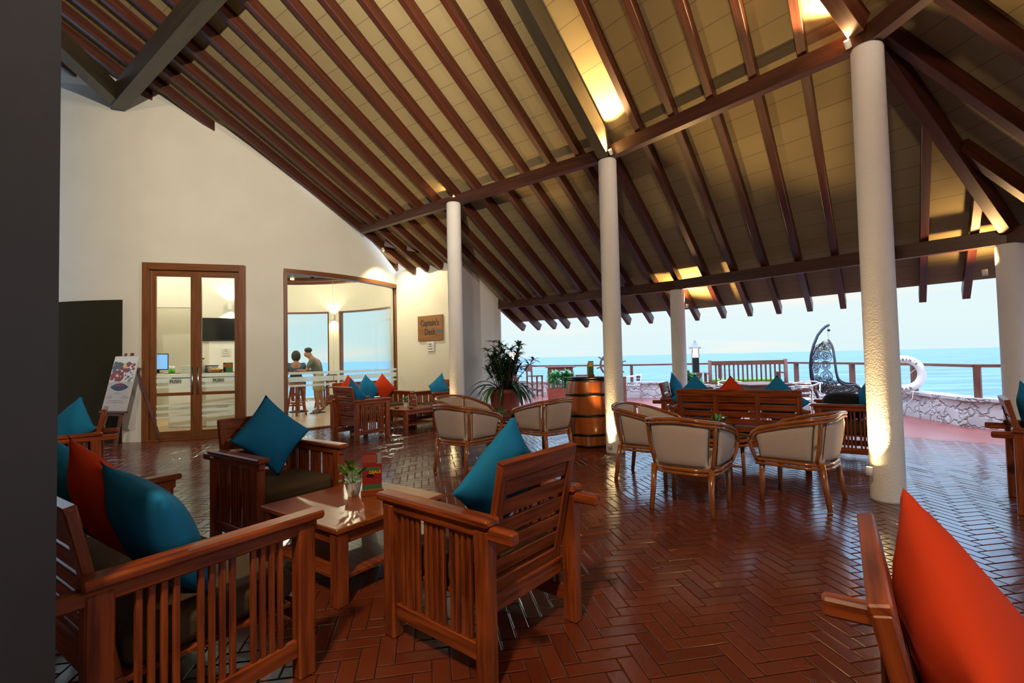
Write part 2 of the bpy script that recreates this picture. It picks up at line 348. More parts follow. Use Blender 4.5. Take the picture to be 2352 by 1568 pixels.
for u0, u1 in zip(us[:-1], us[1:]):
    um = (u0+u1)/2
    def te(u): 
        q = U*u+T*TOPL; full = tend(2.0, u, zL)-TOPL
        return TOPL + (min(full, stop(q, T, full, -0.1)+0.35) if um < -7.18 else full)
    t0, t1 = te(u0), te(u1)
    if um < -7.18 and abs(t0-t1) > 1.5: t0 = t1 = min(t0, t1)
    strip(mb, [U*u0+T*TOPL, U*u1+T*TOPL, U*u1+T*t1, U*u0+T*t0], zL)
tag(mb.build('ceiling', M['ceil']), kind='structure')
mb = MB(); umax = EE.dot(U)+0.9
us = [uh+(umax-uh)*i/16 for i in range(17)]
for u0, u1 in zip(us[:-1], us[1:]):
    strip(mb, [U*u0+T*hipt(u0), U*u1+T*hipt(u1), U*u1+T*max(hipt(u1), tend(2.0, u1, zR)), U*u0+T*max(hipt(u0), tend(2.0, u0, zR))], zR)
tag(mb.build('ceiling', M['ceil']), kind='structure')
D84 = Vector((sin(radians(84)), cos(radians(84)))); W84 = Vector((cos(radians(84)), -sin(radians(84))))
def hips(v):
    lam = (v-A.dot(W84))/dE.dot(W84); return (A+dE*lam).dot(D84)
def sendS(z, v):
    p0 = W84*v; p1 = W84*v+D84*10; a, b = zS(p0.x, p0.y), zS(p1.x, p1.y); return 10*(z-a)/(b-a)
apex = U*uh+T*hipt(uh); vA = A.dot(W84); vap = apex.dot(W84)
mb = MB(); vs = [EE.dot(W84)-0.45+(vap-EE.dot(W84)+0.45)*i/16 for i in range(17)]
for v0, v1 in zip(vs[:-1], vs[1:]):
    strip(mb, [W84*v0+D84*hips(v0), W84*v0+D84*max(hips(v0), sendS(2.0, v0)), W84*v1+D84*max(hips(v1), sendS(2.0, v1)), W84*v1+D84*hips(v1)], zS)
tag(mb.build('ceiling', M['ceil']), kind='structure')
# unseen slopes behind the camera, added to close the roof and block light
mb = MB(); za = zL(*(U*uh+T*TOPL)) + 0.15
pts = [U*-14+T*TOPL, U*uh+T*TOPL, U*uh+T*-9, U*-14+T*-9]
mb.poly([(pts[0].x, pts[0].y, za), (pts[1].x, pts[1].y, za), (pts[2].x, pts[2].y, 2.4), (pts[3].x, pts[3].y, 2.4)])
pS = W84*vap+D84*sendS(2.0, vap)
mb.poly([(pts[1].x, pts[1].y, za), (pS.x, pS.y, 2.2), (pS.x-1, pS.y-6, 2.2), (pts[2].x, pts[2].y, 2.4)])
tag(mb.build('ceiling', M['ceil']), kind='structure')
# ---- rafters, one mesh each
def rafter(p, q, zf, w_=0.08, h_=0.16):
    mb = MB(); a = Vector((p.x, p.y, zf(p.x, p.y)+0.093)); b = Vector((q.x, q.y, zf(q.x, q.y)+0.093)); mb.bar(a, b, w_, h_); return trim(mb, M['rafter'])
for u in (-3.45, -3.94, -4.43, -4.93, -5.43, -5.92): rafter(U*u+T*TOPL, U*u+T*(tend(2.0, u, zL)+0.12), zL)
rafter(B+T*0.05, U*uh+T*(tend(2.0, uh, zL)+0.12), zL)
for x0, px_ in ((-2.36, 1270), (-3.02, 1234), (-3.79, 1198)):
    r = ray(px_, 757+(1281-px_)*0.03); k = 8.0
    while zL(r.x*k, r.y*k) > 2.0: k += 0.02
    q = Vector((r.x*k, r.y*k)); m = Vector((x0, 7.45)); d = (q-m).normalized(); rafter(m-d*5.6, q+d*0.1, zL)
for x0, azd in ((-4.52, 43.8), (-5.2, 44.5), (-5.88, 45.2), (-6.6, 45.5), (-7.3, 45.5), (-8.0, 45.5), (-8.7, 45.5)):
    d = Vector((sin(radians(azd)), cos(radians(azd)))); m = Vector((x0, 7.45)); p = m - d*min(6.5, 5.6)
    full = 0; q = p.copy()
    while zL(*(p+d*full)) > 1.95 and full < 20: full += 0.05
    L_ = stop(p, d, full, -0.05)
    rafter(p, p+d*L_, zL)
for u in (-2.48, -2.0, -1.52, -1.05, -0.59, -0.12, 0.35, 0.79, 1.24): rafter(U*u+T*(hipt(u)+0.12), U*u+T*(tend(2.0, u, zR)+0.12), zR)
k = -5
while k < 7:
    v = vA+0.5*k+0.02; h_ = hips(v)+0.12; e_ = sendS(2.0, v)+0.12
    if e_-h_ > 0.4: rafter(W84*v+D84*h_, W84*v+D84*e_, zS, 0.085)
    k += 1
# hip beams
mb = MB(); p = U*uh+T*(TOPL+0.4); mb.bar((p.x, p.y, zL(p.x, p.y)-0.05), (B.x-0.03, B.y-0.05, ZT-0.05), 0.15, 0.30); trim(mb, M['hipbeam'])
q = A+dE*3.45; mb = MB(); mb.bar((A.x+dE.x*.1, A.y+dE.y*.1, ZT+0.0), (q.x, q.y, zS(q.x, q.y)+0.0), 0.11, 0.2); trim(mb, M['rafter'])
p = A-dE*5.5; mb = MB(); mb.bar((p.x, p.y, zS(p.x, p.y)+0.0), (A.x-dE.x*.1, A.y-dE.y*.1, ZT+0.0), 0.13, 0.22); trim(mb, M['rafter'])
# ring beams
def ring(p, q, z, w_=0.11, h_=0.17, m='beam'):
    mb = MB(); mb.bar((p[0], p[1], z+h_/2), (q[0], q[1], z+h_/2), w_, h_); return trim(mb, M[m])
H_ = atz(832, 536, 4.0); dBC = (C-B).normalized()
ring(A, B, 4.0); ring(B, H_.xy, 4.0); ring((A.x+0.26, A.y-3.0), A, 4.0)
ring(FF, EE, 2.45); ring(G+Vector((-0.03, -0.02)), FF, 2.45); ring(EE, EE+Vector((0.26, -3.2)), 2.45)
W0 = atz(272, 246, 5.8); W1 = atz(490, 0, 5.8); d = (W1-W0).xy.normalized()
ring(W0.xy-d*0.05, W0.xy+d*6.6, 5.78, 0.20, 0.34, 'hipbeam')
W2 = atz(146, 122, 5.85); d2 = (W2-W0).xy.normalized(); ring(W0.xy, W0.xy+d2*4.0, 5.8, 0.2, 0.30, 'hipbeam')
# trimmer boards above the round wall where the roof is cut back
mb = MB(); a = atz(884, 556, 3.86); b = atz(965, 572, 3.72); mb.bar(a, b, 0.05, 0.18); trim(mb, M['rafter'])

# ------------------------------------------------------------------ walls
def arc_wall(name, a0, a1, z0, ztop, r0=RR, th=0.22, m='plaster', step=2.0, inner_top=None):
    """curved wall between azimuths a0..a1 (degrees, seen from the room's centre)"""
    mb = MB(); n = max(2, int(abs(a1-a0)/step)); V = []
    for i in range(n+1):
        a = a0+(a1-a0)*i/n; o = on_circle(a, r0); ii = on_circle(a, r0-th)
        zt = ztop(o) if callable(ztop) else ztop
        V.append([(o.x, o.y, z0), (o.x, o.y, zt), (ii.x, ii.y, zt), (ii.x, ii.y, z0)])
    for k in range(4):
        S = [[mb._v(c[k]), mb._v(c[(k+1) % 4])] for c in V]
        for c0, c1 in zip(S[:-1], S[1:]): mb.face([c0[0], c1[0], c1[1], c0[1]], None, k in (0, 2))
    mb.poly(V[0]); mb.poly(V[-1][::-1])
    return tag(mb.build(name, M[m], recalc=False), kind='structure')
ztop = lambda p: zL(p.x, p.y)+0.18
AW1, AD0, AD1, AWR = 144.0, 152.4, 173.7, 104.5
arc_wall('wall_front', AD1, 252, 0, ztop); arc_wall('wall_front', AW1, AD0, 0, ztop)
arc_wall('wall_front', AD0, AD1, 3.10, ztop); arc_wall('wall_front', AWR, AW1, 3.10, ztop); arc_wall('wall_front', 98, AWR, 0, ztop)
F0, F1, F2, F3 = -46.0, 7.6, 12.8, 52.0
arc_wall('wall_back', F3, 98, 0, 4.0); arc_wall('wall_back', F1, F2, 0, 4.0); arc_wall('wall_back', -108, F0, 0, 4.0)
arc_wall('wall_back', F0, F1, 3.05, 4.0); arc_wall('wall_back', F2, F3, 3.05, 4.0); arc_wall('wall_back', F0, F1, -0.05, 0.10); arc_wall('wall_back', F2, F3, -0.05, 0.10)
def flat_wall(name, a, b, zt, th=0.2, m='plaster', side=1):
    d = (b-a).normalized(); n_ = Vector((d.y, -d.x))*th*side; mb = MB()
    pts = [(a, 0), (b, 0), (b+n_, 0), (a+n_, 0)]
    lo = [mb._v((p.x, p.y, 0)) for p, _ in pts]; hi = [mb._v((p.x, p.y, zt(p) if callable(zt) else zt)) for p, _ in pts]
    mb.face(lo[::-1]); mb.face(hi)
    for i in range(4): mb.face([lo[i], lo[(i+1) % 4], hi[(i+1) % 4], hi[i]])
    return tag(mb.build(name, M[m]), kind='structure')
flat_wall('wall_sign', P_in, P_mid, lambda p: zL(p.x, p.y)+0.18, side=-1)
flat_wall('wall_right', P_mid, P_end, lambda p: zL(p.x, p.y)+0.18, side=-1)
# foreground pillar at the left edge of the frame
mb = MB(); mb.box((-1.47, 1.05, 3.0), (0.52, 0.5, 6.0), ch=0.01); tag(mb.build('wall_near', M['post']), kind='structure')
flat_wall('wall_rear_blocker', Vector((3.0, -4.5)), Vector((-9.5, -4.5)), 6.5, m='post')  # unseen dark wall, added to keep bright reflections off the seating
flat_wall('wall_left_blocker', Vector((-9.5, -4.5)), Vector((-9.5, 6.9)), 6.0, m='post')  # unseen dark wall, added to block open sky on the left
# room floor and ceiling
mb = MB(); mb.lathe([(0, 0.012), (RR-0.02, 0.012)], (RC.x, RC.y, 0), 64, False); fo = tag(mb.build('floor', M['innerfloor']), kind='structure')
nt = M['innerfloor'].node_tree; tcn = N(nt, 'ShaderNodeTexCoord'); bk = N(nt, 'ShaderNodeTexBrick'); bk.offset = 0.0
bk.inputs['Scale'].default_value = 1.0; bk.inputs['Brick Width'].default_value = 0.4; bk.inputs['Row Height'].default_value = 0.4; bk.inputs['Mortar Size'].default_value = 0.008
bk.inputs['Color1'].default_value = (0.52, 0.37, 0.22, 1); bk.inputs['Color2'].default_value = (0.44, 0.31, 0.18, 1); bk.inputs['Mortar'].default_value = (0.28, 0.2, 0.13, 1)
mpp = N(nt, 'ShaderNodeMapping'); mpp.inputs['Rotation'].default_value = (0, 0, 0.7); nt.links.new(tcn.outputs['Object'], mpp.inputs[0]); nt.links.new(mpp.outputs[0], bk.inputs['Vector']); nt.links.new(bk.outputs['Color'], nt.nodes['Principled BSDF'].inputs['Base Color'])
mb = MB(); mb.lathe([(RR-0.02, 4.12), (0, 6.6)], (RC.x, RC.y, 0), 48, False); tag(mb.build('ceiling', M['ceil']), kind='structure')
mb = MB(); mb.lathe([(RR-0.22, 4.0), (RR-0.22, 4.2), (RR-0.42, 4.2), (RR-0.42, 4.0), (RR-0.22, 4.0)], (RC.x, RC.y, 0), 48); trim(mb, M['beam'])
for i in range(26):
    a = i*360/26; o = on_circle(a, RR-0.25); c_ = on_circle(a, 1.0)
    mb = MB(); mb.bar((o.x, o.y, 4.25), (c_.x, c_.y, 4.25+(RR-1.25)*0.55), 0.08, 0.12); trim(mb, M['beam'])
# partition wall with doorway behind the counter
PA, PB, PC_, PD = Vector((-10.3, 11.2)), Vector((-8.62, 11.45)), Vector((-7.75, 11.75)), Vector((-6.35, 12.35))
flat_wall('wall_partition', PC_, PD, 4.0, 0.15, 'white', -1)
flat_wall('wall_partition', PA, PB+Vector((-0.2, 0)), 4.0, 0.15, 'white', -1)
mb = MB(); mb.bar((PB.x-0.2, PB.y+0.05, 3.35), (PC_.x, PC_.y+0.05, 3.35), 0.15, 1.3); tag(mb.build('wall_partition', M['white']), kind='structure')
flat_wall('wall_kitchen', Vector((-10.5, 13.2)), Vector((-7.0, 13.6)), 4.0, 0.1, 'plaster', -1)
# dark board against the wall at the left
mb = MB(); n = 12; V = []
for i in range(n+1):
    a = 178.4+24*i/n; o = on_circle(a, RR+0.05); ii = on_circle(a, RR+0.005); V.append([mb._v(p) for p in ((o.x, o.y, 0.0), (o.x, o.y, 2.46), (ii.x, ii.y, 2.46), (ii.x, ii.y, 0.0))])
for c0, c1 in zip(V[:-1], V[1:]):
    for k in range(4): mb.face([c0[k], c1[k], c1[(k+1) % 4], c0[(k+1) % 4]])
mb.face(V[0]); mb.face(V[-1][::-1])
tag(mb.build('wall_panel', M['board']), 'tall dark olive board covering the lower wall behind the easel', 'wall panel')

# ------------------------------------------------------------------ door and windows
DL, DR = on_circle(AD1), on_circle(AD0); dd = (DR-DL).normalized(); dn = Vector((dd.y, -dd.x)); DW = (DR-DL).length
door = bpy.data.objects.new('door_1', None); COL.objects.link(door); door.location = (DL.x, DL.y, 0); door.rotation_euler = (0, 0, atan2(dd.y, dd.x)); tag(door, kind='structure')
mb = MB(); mb.box((0.05, 0.0, 1.55), (0.10, 0.20, 3.1)); mb.box((DW-0.05, 0.0, 1.55), (0.10, 0.20, 3.1)); mb.box((DW/2, 0, 3.04), (DW-0.2, 0.20, 0.12)); mb.box((DW/2, 0, 0.015), (DW-0.2, 0.2, 0.03)); mb.build('door_frame', M['doorwood'], door)
lw_ = (DW-0.2)/2
for s in (0, 1):
    x0 = 0.10+s*lw_; xc = x0+lw_/2; mb = MB(); sw = 0.085
    mb.box((x0+sw/2, 0, 1.5), (sw, 0.05, 2.96)); mb.box((x0+lw_-sw/2, 0, 1.5), (sw, 0.05, 2.96))
    mb.box((xc, 0, 2.93), (lw_-2*sw, 0.05, 0.11)); mb.box((xc, 0, 0.80), (lw_-2*sw, 0.05, 0.055)); mb.box((xc, 0, 0.09), (lw_-2*sw, 0.05, 0.13))
    lf = mb.build('door_leaf', M['doorwood'], door)
    mb = MB(); mb.box((xc, 0, 1.86), (lw_-2*sw, 0.008, 2.06)); mb.box((xc, 0, 0.465), (lw_-2*sw, 0.008, 0.62)); mb.build('pane', M['glass'], lf)
    mb = MB()
    for z, h in ((1.12, 0.04), (1.04, 0.07), (0.93, 0.04), (0.60, 0.03), (0.50, 0.05), (0.40, 0.03)): mb.box((xc, -0.007, z), (lw_-2*sw, 0.002, h), ch=0)
    mb.build('frosted_stripe', M['frost'], lf)
    hx = x0+lw_-0.045 if s == 0 else x0+0.045
    mb = MB(); mb.tube([(hx, -0.07, 0.80), (hx, -0.07, 1.26)], 0.016, 10); mb.tube([(hx, -0.02, 0.85), (hx, -0.07, 0.85)], 0.008); mb.tube([(hx, -0.02, 1.2), (hx, -0.07, 1.2)], 0.008)
    tag(mb.build('door_handle', M['steel'], lf), 'long brushed steel pull handle')
def text(s, size, m, parent=None, loc=(0, 0, 0), rot=(pi/2, 0, 0), name='lettering', depth=0.001, sx=1.0, bold=0.0, align='CENTER'):
    cu = bpy.data.curves.new(name, 'FONT'); cu.body = s; cu.size = size; cu.extrude = depth; cu.align_x = align; cu.align_y = 'CENTER'; cu.offset = bold
    o = bpy.data.objects.new(name, cu); COL.objects.link(o); bpy.context.view_layer.update()
    me = bpy.data.meshes.new_from_object(o.evaluated_get(bpy.context.evaluated_depsgraph_get())); bpy.data.objects.remove(o); bpy.data.curves.remove(cu)
    me.name = name; me.materials.clear(); me.materials.append(m); q = bpy.data.objects.new(name, me); COL.objects.link(q)
    q.parent = parent; q.location = loc; q.rotation_euler = rot; q.scale = (sx, 1, 1); return q
Mdoor = Matrix.Translation((DL.x, DL.y, 0)) @ Matrix.Rotation(atan2(dd.y, dd.x), 4, 'Z')
for s, px_ in ((0, (0.48, 1.0)), (1, (1.20, 1.0))):
    p = Mdoor @ Vector((0.10+s*lw_+lw_*(0.54 if s == 0 else 0.50), -0.012, 1.02))
    st = thing('push_sticker', ['small PUSH sticker on the left glass door leaf', 'small PUSH sticker on the right glass door leaf'][s], 'sticker', p, 0, 'push stickers on the glass doors'); st.rotation_euler = (0, 0, atan2(dd.y, dd.x))
    mb = MB(); mb.box((0, 0, 0), (0.19, 0.003, 0.085), ch=0); mb.build('backing', M['lightgrey'], st)
    text('PUSH', 0.072, M['green'], st, (0, -0.003, 0), bold=0.002)
# front window with three curved panes
win = bpy.data.objects.new('window_1', None); COL.objects.link(win); tag(win, kind='structure')
def arc_strip(a0, a1, r0, r1, z0, z1, n=16):
    mb = MB(); V = []
    for i in range(n+1):
        a = a0+(a1-a0)*i/n; o = on_circle(a, r1); ii = on_circle(a, r0); V.append(((o.x, o.y, z0), (o.x, o.y, z1), (ii.x, ii.y, z1), (ii.x, ii.y, z0)))
    for k in range(4):
        S = [[mb._v(c[k]), mb._v(c[(k+1) % 4])] for c in V]
        for c0, c1 in zip(S[:-1], S[1:]): mb.face([c0[0], c1[0], c1[1], c0[1]], [(0, 0), (0.1, 0), (0.1, 0.1), (0, 0.1)], k in (0, 2))
    mb.poly(V[0]); mb.poly(V[-1][::-1]); return mb
mb = arc_strip(AWR, AW1, RR-0.12, RR+0.01, 3.02, 3.11)
for a_ in (AWR, AW1): 
    p = on_circle(a_+(0.4 if a_ < 120 else -0.4), RR-0.05); mb.box((p.x, p.y, 1.52), (0.07, 0.14, 3.04), rot=(0, 0, -radians(a_)+pi/2 + pi/2))
mb.build('window_frame', M['doorwood'], win)
mb = arc_strip(AWR, AW1, RR-0.12, RR+0.01, 0.0, 0.03); mb.build('sill', M['doorwood'], win)
A1_, A2_ = 131.0, 117.5
for a0, a1 in ((AWR+0.5, A2_-0.08), (A2_+0.08, A1_-0.08), (A1_+0.08, AW1-0.5)):
    pn = arc_strip(a0, a1, RR-0.06, RR-0.052, 0.03, 3.02, 10).build('pane', M['glass'], win)
    for z, h in ((1.10, 0.05), (0.98, 0.10), (0.86, 0.04)):
        arc_strip(a0, a1, RR-0.050, RR-0.048, z-h/2, z+h/2, 10).build('frosted_stripe', M['frost'], pn)
for wi, (a0, a1) in enumerate(((F0, F1), (F2, F3))):
    wn_ = bpy.data.objects.new('window_%d' % (wi+2), None); COL.objects.link(wn_); tag(wn_, kind='structure')
    mb = arc_strip(a0, a1, RR-0.2, RR-0.05, 3.0, 3.07)
    for a_ in (a0+0.5, a1-0.5):
        p = on_circle(a_, RR-0.12); mb.box((p.x, p.y, 1.55), (0.06, 0.14, 2.95), rot=(0, 0, -radians(a_)))
    mb.build('window_frame', M['doorwood'], wn_)
    arc_strip(a0+0.7, a1-0.7, RR-0.13, RR-0.122, 0.1, 3.0, 12).build('pane', M['glass'], wn_)

# ------------------------------------------------------------------ floor, terrace, sea
def inside_room(x, y): return (x-RC.x)**2+(y-RC.y)**2 < (RR-0.05)**2
EDGE = [Vector(p) for p in ((-1.2, 18.6), (1.3, 17.0), (3.7, 15.2), (6.2, 14.6), (7.75, 13.3), (7.95, 11.4), (8.0, 9.7), (7.72, 8.1), (8.35, 7.2), (10.5, 5.6), (13.5, 2.0), (14, -8))]
mb = MB(); pts = [(-13, -8), (14, -8)] + [(p.x, p.y) for p in EDGE[::-1][1:]] + [(-2.4, 18.0), (-2.4, 12.6), (-13, 7.0)]
lo = [mb._v((p[0], p[1], -0.012)) for p in pts]; mb.face(lo); mb.build('floor', M['terrace'])['kind'] = 'structure'
TL, TW, GAP = 0.234, 0.078, 0.0035
th = radians(10.0); ct, st_ = cos(th), sin(th)
bm = bmesh.new(); col = bm.loops.layers.float_color.new('tint'); rnd = random.Random(5)
LIM = lambda x, y: (y*0.618*0+ (Vector((x, y))-FF).dot(Vector((0.74, 0.67)))) < 1.15 and (x < 7.6 or y < 7)
cells = []
for i in range(-170, 190):
    for j in range(-60, 200):
        k = (i-j) % 6
        if k == 0: r = (i*TW, j*TW, TL, TW)
        elif k == 5: r = (i*TW, j*TW, TW, TL)
        else: continue
        cx, cy = r[0]+r[2]/2, r[1]+r[3]/2; X, Y = cx*ct-cy*st_, cx*st_+cy*ct
        if Y < 0.25 or Y > 13.8 or X < -9 or X > 9.5 or abs(X) > Y*1.12+1.2 or not LIM(X, Y): continue
        if inside_room(X, Y): continue
        w1 = (P_mid-P_in).normalized(); 
        if X < -1.0 and (Vector((X, Y))-P_in).dot(Vector((w1.y, -w1.x))) < -0.1 and Y > 10: continue
        if -1.05 < X < -0.3 and Y > 10.3+(X+1.05)*1.29: continue
        cells.append(r)
for x, y, a, b in cells:
    dz = [rnd.uniform(-0.0009, 0.0009) for _ in range(4)]; tt = rnd.random(); g_ = GAP/2; c_ = 0.005
    def P(px_, py_, z): return bm.verts.new((px_*ct-py_*st_, px_*st_+py_*ct, z))
    o = [P(x+g_, y+g_, -0.0022), P(x+a-g_, y+g_, -0.0022), P(x+a-g_, y+b-g_, -0.0022), P(x+g_, y+b-g_, -0.0022)]
    i_ = [P(x+g_+c_, y+g_+c_, dz[0]), P(x+a-g_-c_, y+g_+c_, dz[1]), P(x+a-g_-c_, y+b-g_-c_, dz[2]), P(x+g_+c_, y+b-g_-c_, dz[3])]
    fs = [bm.faces.new(i_)] + [bm.faces.new((o[k], o[(k+1) % 4], i_[(k+1) % 4], i_[k])) for k in range(4)]
    for f_ in fs:
        for l in f_.loops: l[col] = (tt, tt, tt, 1)
me = bpy.data.meshes.new('floor'); bm.to_mesh(me); bm.free(); me.materials.append(M['tile']); o = bpy.data.objects.new('floor', me); COL.objects.link(o); o['kind'] = 'structure'
mb = MB(); q = FF+Vector((0.74, 0.67))*1.13; dq = Vector((0.67, -0.74))
g1, g2 = q-dq*4.6, q+dq*9
mb.poly([(-9.5, 0, -0.006), (8.5, 0, -0.006), (g2.x, g2.y, -0.006), (g1.x, g1.y, -0.006), (-9.5, 9.0, -0.006)]); tag(mb.build('floor', M['grout']), kind='structure')
mb = MB(); S_ = 30000; mb.poly([(-S_, -S_, -3.2), (S_, -S_, -3.2), (S_, S_, -3.2), (-S_, S_, -3.2)]); tag(mb.build('sea', M['sea']), 'turquoise sea reaching to the horizon', 'sea', kind='stuff')

# low rubble wall along the terrace edge
def dens(pts, step=0.25):
    out = []
    for a, b in zip(pts[:-1], pts[1:]):
        n = max(1, int((b-a).length/step)); out += [a+(b-a)*i/n for i in range(n)]
    return out+[pts[-1]]
rn = random.Random(3)
mb = MB(); P_ = dens(EDGE[:10], 0.18); prof = [(-0.2, -0.05), (-0.21, 0.12), (-0.19, 0.25), (-0.17, 0.40), (-0.20, 0.42), (-0.20, 0.47), (0.20, 0.47), (0.20, -0.4)]
V = []
for i, p in enumerate(P_):
    a = P_[max(0, i-1)]; b = P_[min(len(P_)-1, i+1)]; d = (b-a).normalized(); n_ = Vector((d.y, -d.x))*-1
    if n_.dot(Vector((3, 6))-p) < 0: n_ = n_*-1
    V.append([mb._v((p.x-n_.x*(o+ (rn.uniform(-.025, .025) if k in (1, 2, 3) else 0)), p.y-n_.y*(o+(rn.uniform(-.02, .02) if k in (1, 2, 3) else 0)), z)) for k, (o, z) in enumerate(prof)])
for c0, c1 in zip(V[:-1], V[1:]):
    for k in range(len(prof)-1): mb.face([c0[k], c1[k], c1[k+1], c0[k+1]], None, k < 3)
tag(mb.build('wall_terrace', M['stone']), kind='structure')
RL = ['railing bay behind the high chair, leftmost on the terrace', 'railing bay behind the bar table and the ship wheel', 'railing bay just left of the shorter column', 'railing bay behind the high backed slatted bench', 'railing bay between the slatted bench and the hanging chair', 'railing bay behind the hanging chair', 'railing bay behind the white life ring', 'short railing bay right of the life ring', 'railing bay running out of the picture at the right edge']
for a, b, rl_ in zip(EDGE[:9], EDGE[1:10], RL):
    r = thing('railing', 'red brown wooden '+rl_, 'railing', (a.x, a.y, 0.47), 0, 'wooden railing bays around the terrace')
    d = b-a; L = d.length; mb = MB(); mb.bar((0, 0, 0.53), (d.x, d.y, 0.53), 0.10, 0.05); mb.build('top_rail', M['wood_out'], r)
    n = max(1, round(L/1.7))
    for i in range(n):
        q = d*((i+0.02)/n); mb = MB(); mb.box((q.x, q.y, 0.25), (0.09, 0.09, 0.52), rot=(0, 0, atan2(d.y, d.x))); mb.build('post', M['wood_out'], r)

# ------------------------------------------------------------------ columns and their lamps, plus added fill lamps
def column(p, top, label):
    c = thing('column', label, 'column', (p.x, p.y, 0)); mb = MB(); n = 26
    prof = [(0.0, 0.0), (0.127, 0.0)]+[(0.127-0.004*i/12, 0.02+(top-0.04)*i/12) for i in range(13)]+[(0.115, top), (0, top)]
    mb.lathe(prof, n=n); mb.build('shaft', M['column'], c); return c
column(A, 4.0, 'nearest white round column, right of centre, tallest in view'); column(B, 4.0, 'white round column beside the wooden barrel')
column(C, 4.0, 'slim white round column in front of the wooden wall sign'); column(FF, 2.45, 'shorter white column behind the three panel sofa under the lower beam')
column(EE, 2.45, 'shorter white column cut by the right edge of the picture')
def lamp(name, loc, energy, color=(1.0, 0.66, 0.28), typ='SPOT', size=150, blend=0.6, aim=(0, 0, 1), soft=0.03):
    ld = bpy.data.lights.new(name, typ); ld.energy = energy*LK; ld.color = color; ld.shadow_soft_size = soft
    if typ == 'SPOT': ld.spot_size = radians(size); ld.spot_blend = blend
    o = bpy.data.objects.new(name, ld); COL.objects.link(o); o.location = loc
    o.rotation_euler = (-Vector(aim)).to_track_quat('Z', 'Y').to_euler(); return o
def spot_fitting(loc, label, aim=(0, 0, 1), energy=30, size=140, color=(1.0, 0.64, 0.26), r=0.026, blend=0.5):
    aim = Vector(aim).normalized(); t = thing('spotlight', label, 'lamp', loc)
    q = aim.to_track_quat('Z', 'Y').to_matrix().to_4x4(); mb = MB(); mb.M = q
    mb.lathe([(0, -0.07), (r, -0.07), (r, 0.0), (r*0.85, 0.0), (r*0.8, -0.015), (0, -0.015)], n=16); mb.build('housing', M['white'], t)
    mb = MB(); mb.M = q; mb.lathe([(0, -0.006), (r*0.78, -0.006), (r*0.78, -0.013)], n=16, smooth=False); mb.build('bulb', M['bulb'], t)
    lamp('spot_light', Vector(loc)+aim*0.012, energy, color, 'SPOT', size, blend, aim, 0.025); return t
upl = (0, 0, 1)
spot_fitting((A.x-0.19, A.y-0.05, 0.30), 'small white uplight fixed low on the nearest column, shining up it', (0.07, 0.02, 1), 22, 70)
spot_fitting((B.x-0.10, B.y-0.13, 0.15), 'small uplight at the foot of the column beside the barrel', (0.04, 0.05, 1), 16, 70)
spot_fitting((C.x-0.10, C.y-0.13, 0.15), 'small uplight at the foot of the slim column near the sign', (0.04, 0.05, 1), 16, 70)
p = Vector((A.x-0.17, A.y+0.01, 4.08)); spot_fitting(p, 'small spotlight on top of the nearest column, aimed into the roof', (-0.75, -0.55, 0.9), 38, 120)
p = Vector((B.x+0.0, B.y-0.185, 4.07)); spot_fitting(p, 'small spotlight on top of the middle column, aimed into the roof', (-0.62, -0.85, 0.80), 50, 100)
p = Vector((C.x-0.02, C.y+0.12, 4.10)); spot_fitting(p, 'small spotlight behind the top of the slim column near the sign', (-0.5, -0.7, 1), 40, 160)
p = Vector((FF.x+0.20, FF.y+0.06, 2.20)); spot_fitting(p, 'small spotlight on top of the shorter column behind the sofa', (0.2, -0.2, 1), 11, 165, (1.0, 0.6, 0.22))
p = Vector((EE.x-0.12, EE.y+0.18, 2.20)); spot_fitting(p, 'small spotlight on top of the shorter column at the right edge', (-0.1, 0.0, 1), 4.5, 165, (1.0, 0.6, 0.22))
p = atz(884, 548, 3.86); q = on_circle(118, RR+0.35)
spot_fitting((q.x, q.y, 3.70), 'small spotlight under the roof edge washing the wall beside the sign', (0.35, 0.1, -1), 12, 130, (1.0, 0.84, 0.48))

spot_fitting((-1.25, 1.36, 3.9), 'added fill spotlight high on the dark pillar at the left', (-0.45, 0.9, 0.30), 135, 110, (1.0, 0.88, 0.68), 0.05, 0.9)  # added fill lamp, brightens the round wall and the roof
t = thing('fill_pendant', 'added warm fill lamp shaped as a pendant behind the camera', 'lamp', (-0.9, -0.9, 4.9)); mb = MB(); mb.lathe([(0.02, 0.3), (0.14, 0.0), (0.13, 0.0), (0.015, 0.28), (0.02, 0.3)], n=20); mb.tube([(0, 0, 0.3), (0, 0, 2.4)], 0.008, 6); mb.build('shade', M['white'], t); mb = MB(); mb.lathe([(0, -0.06), (0.05, -0.03), (0.06, 0.02), (0, 0.06)], n=16); mb.build('bulb', M['sconce'], t)
lamp('fill_light', (-0.9, -0.9, 4.75), 52, (1.0, 0.77, 0.50), 'POINT', soft=0.18)  # added fill light out of view, warms the seating, walls and roof
spot_fitting((3.25, 1.05, 4.05), 'added fill spotlight on the ring beam beyond the right edge of the frame', (-0.6, 0.3, 0.5), 60, 160, (1.0, 0.86, 0.66), 0.05, 0.9)  # added fill lamp out of view, lights the columns and roof
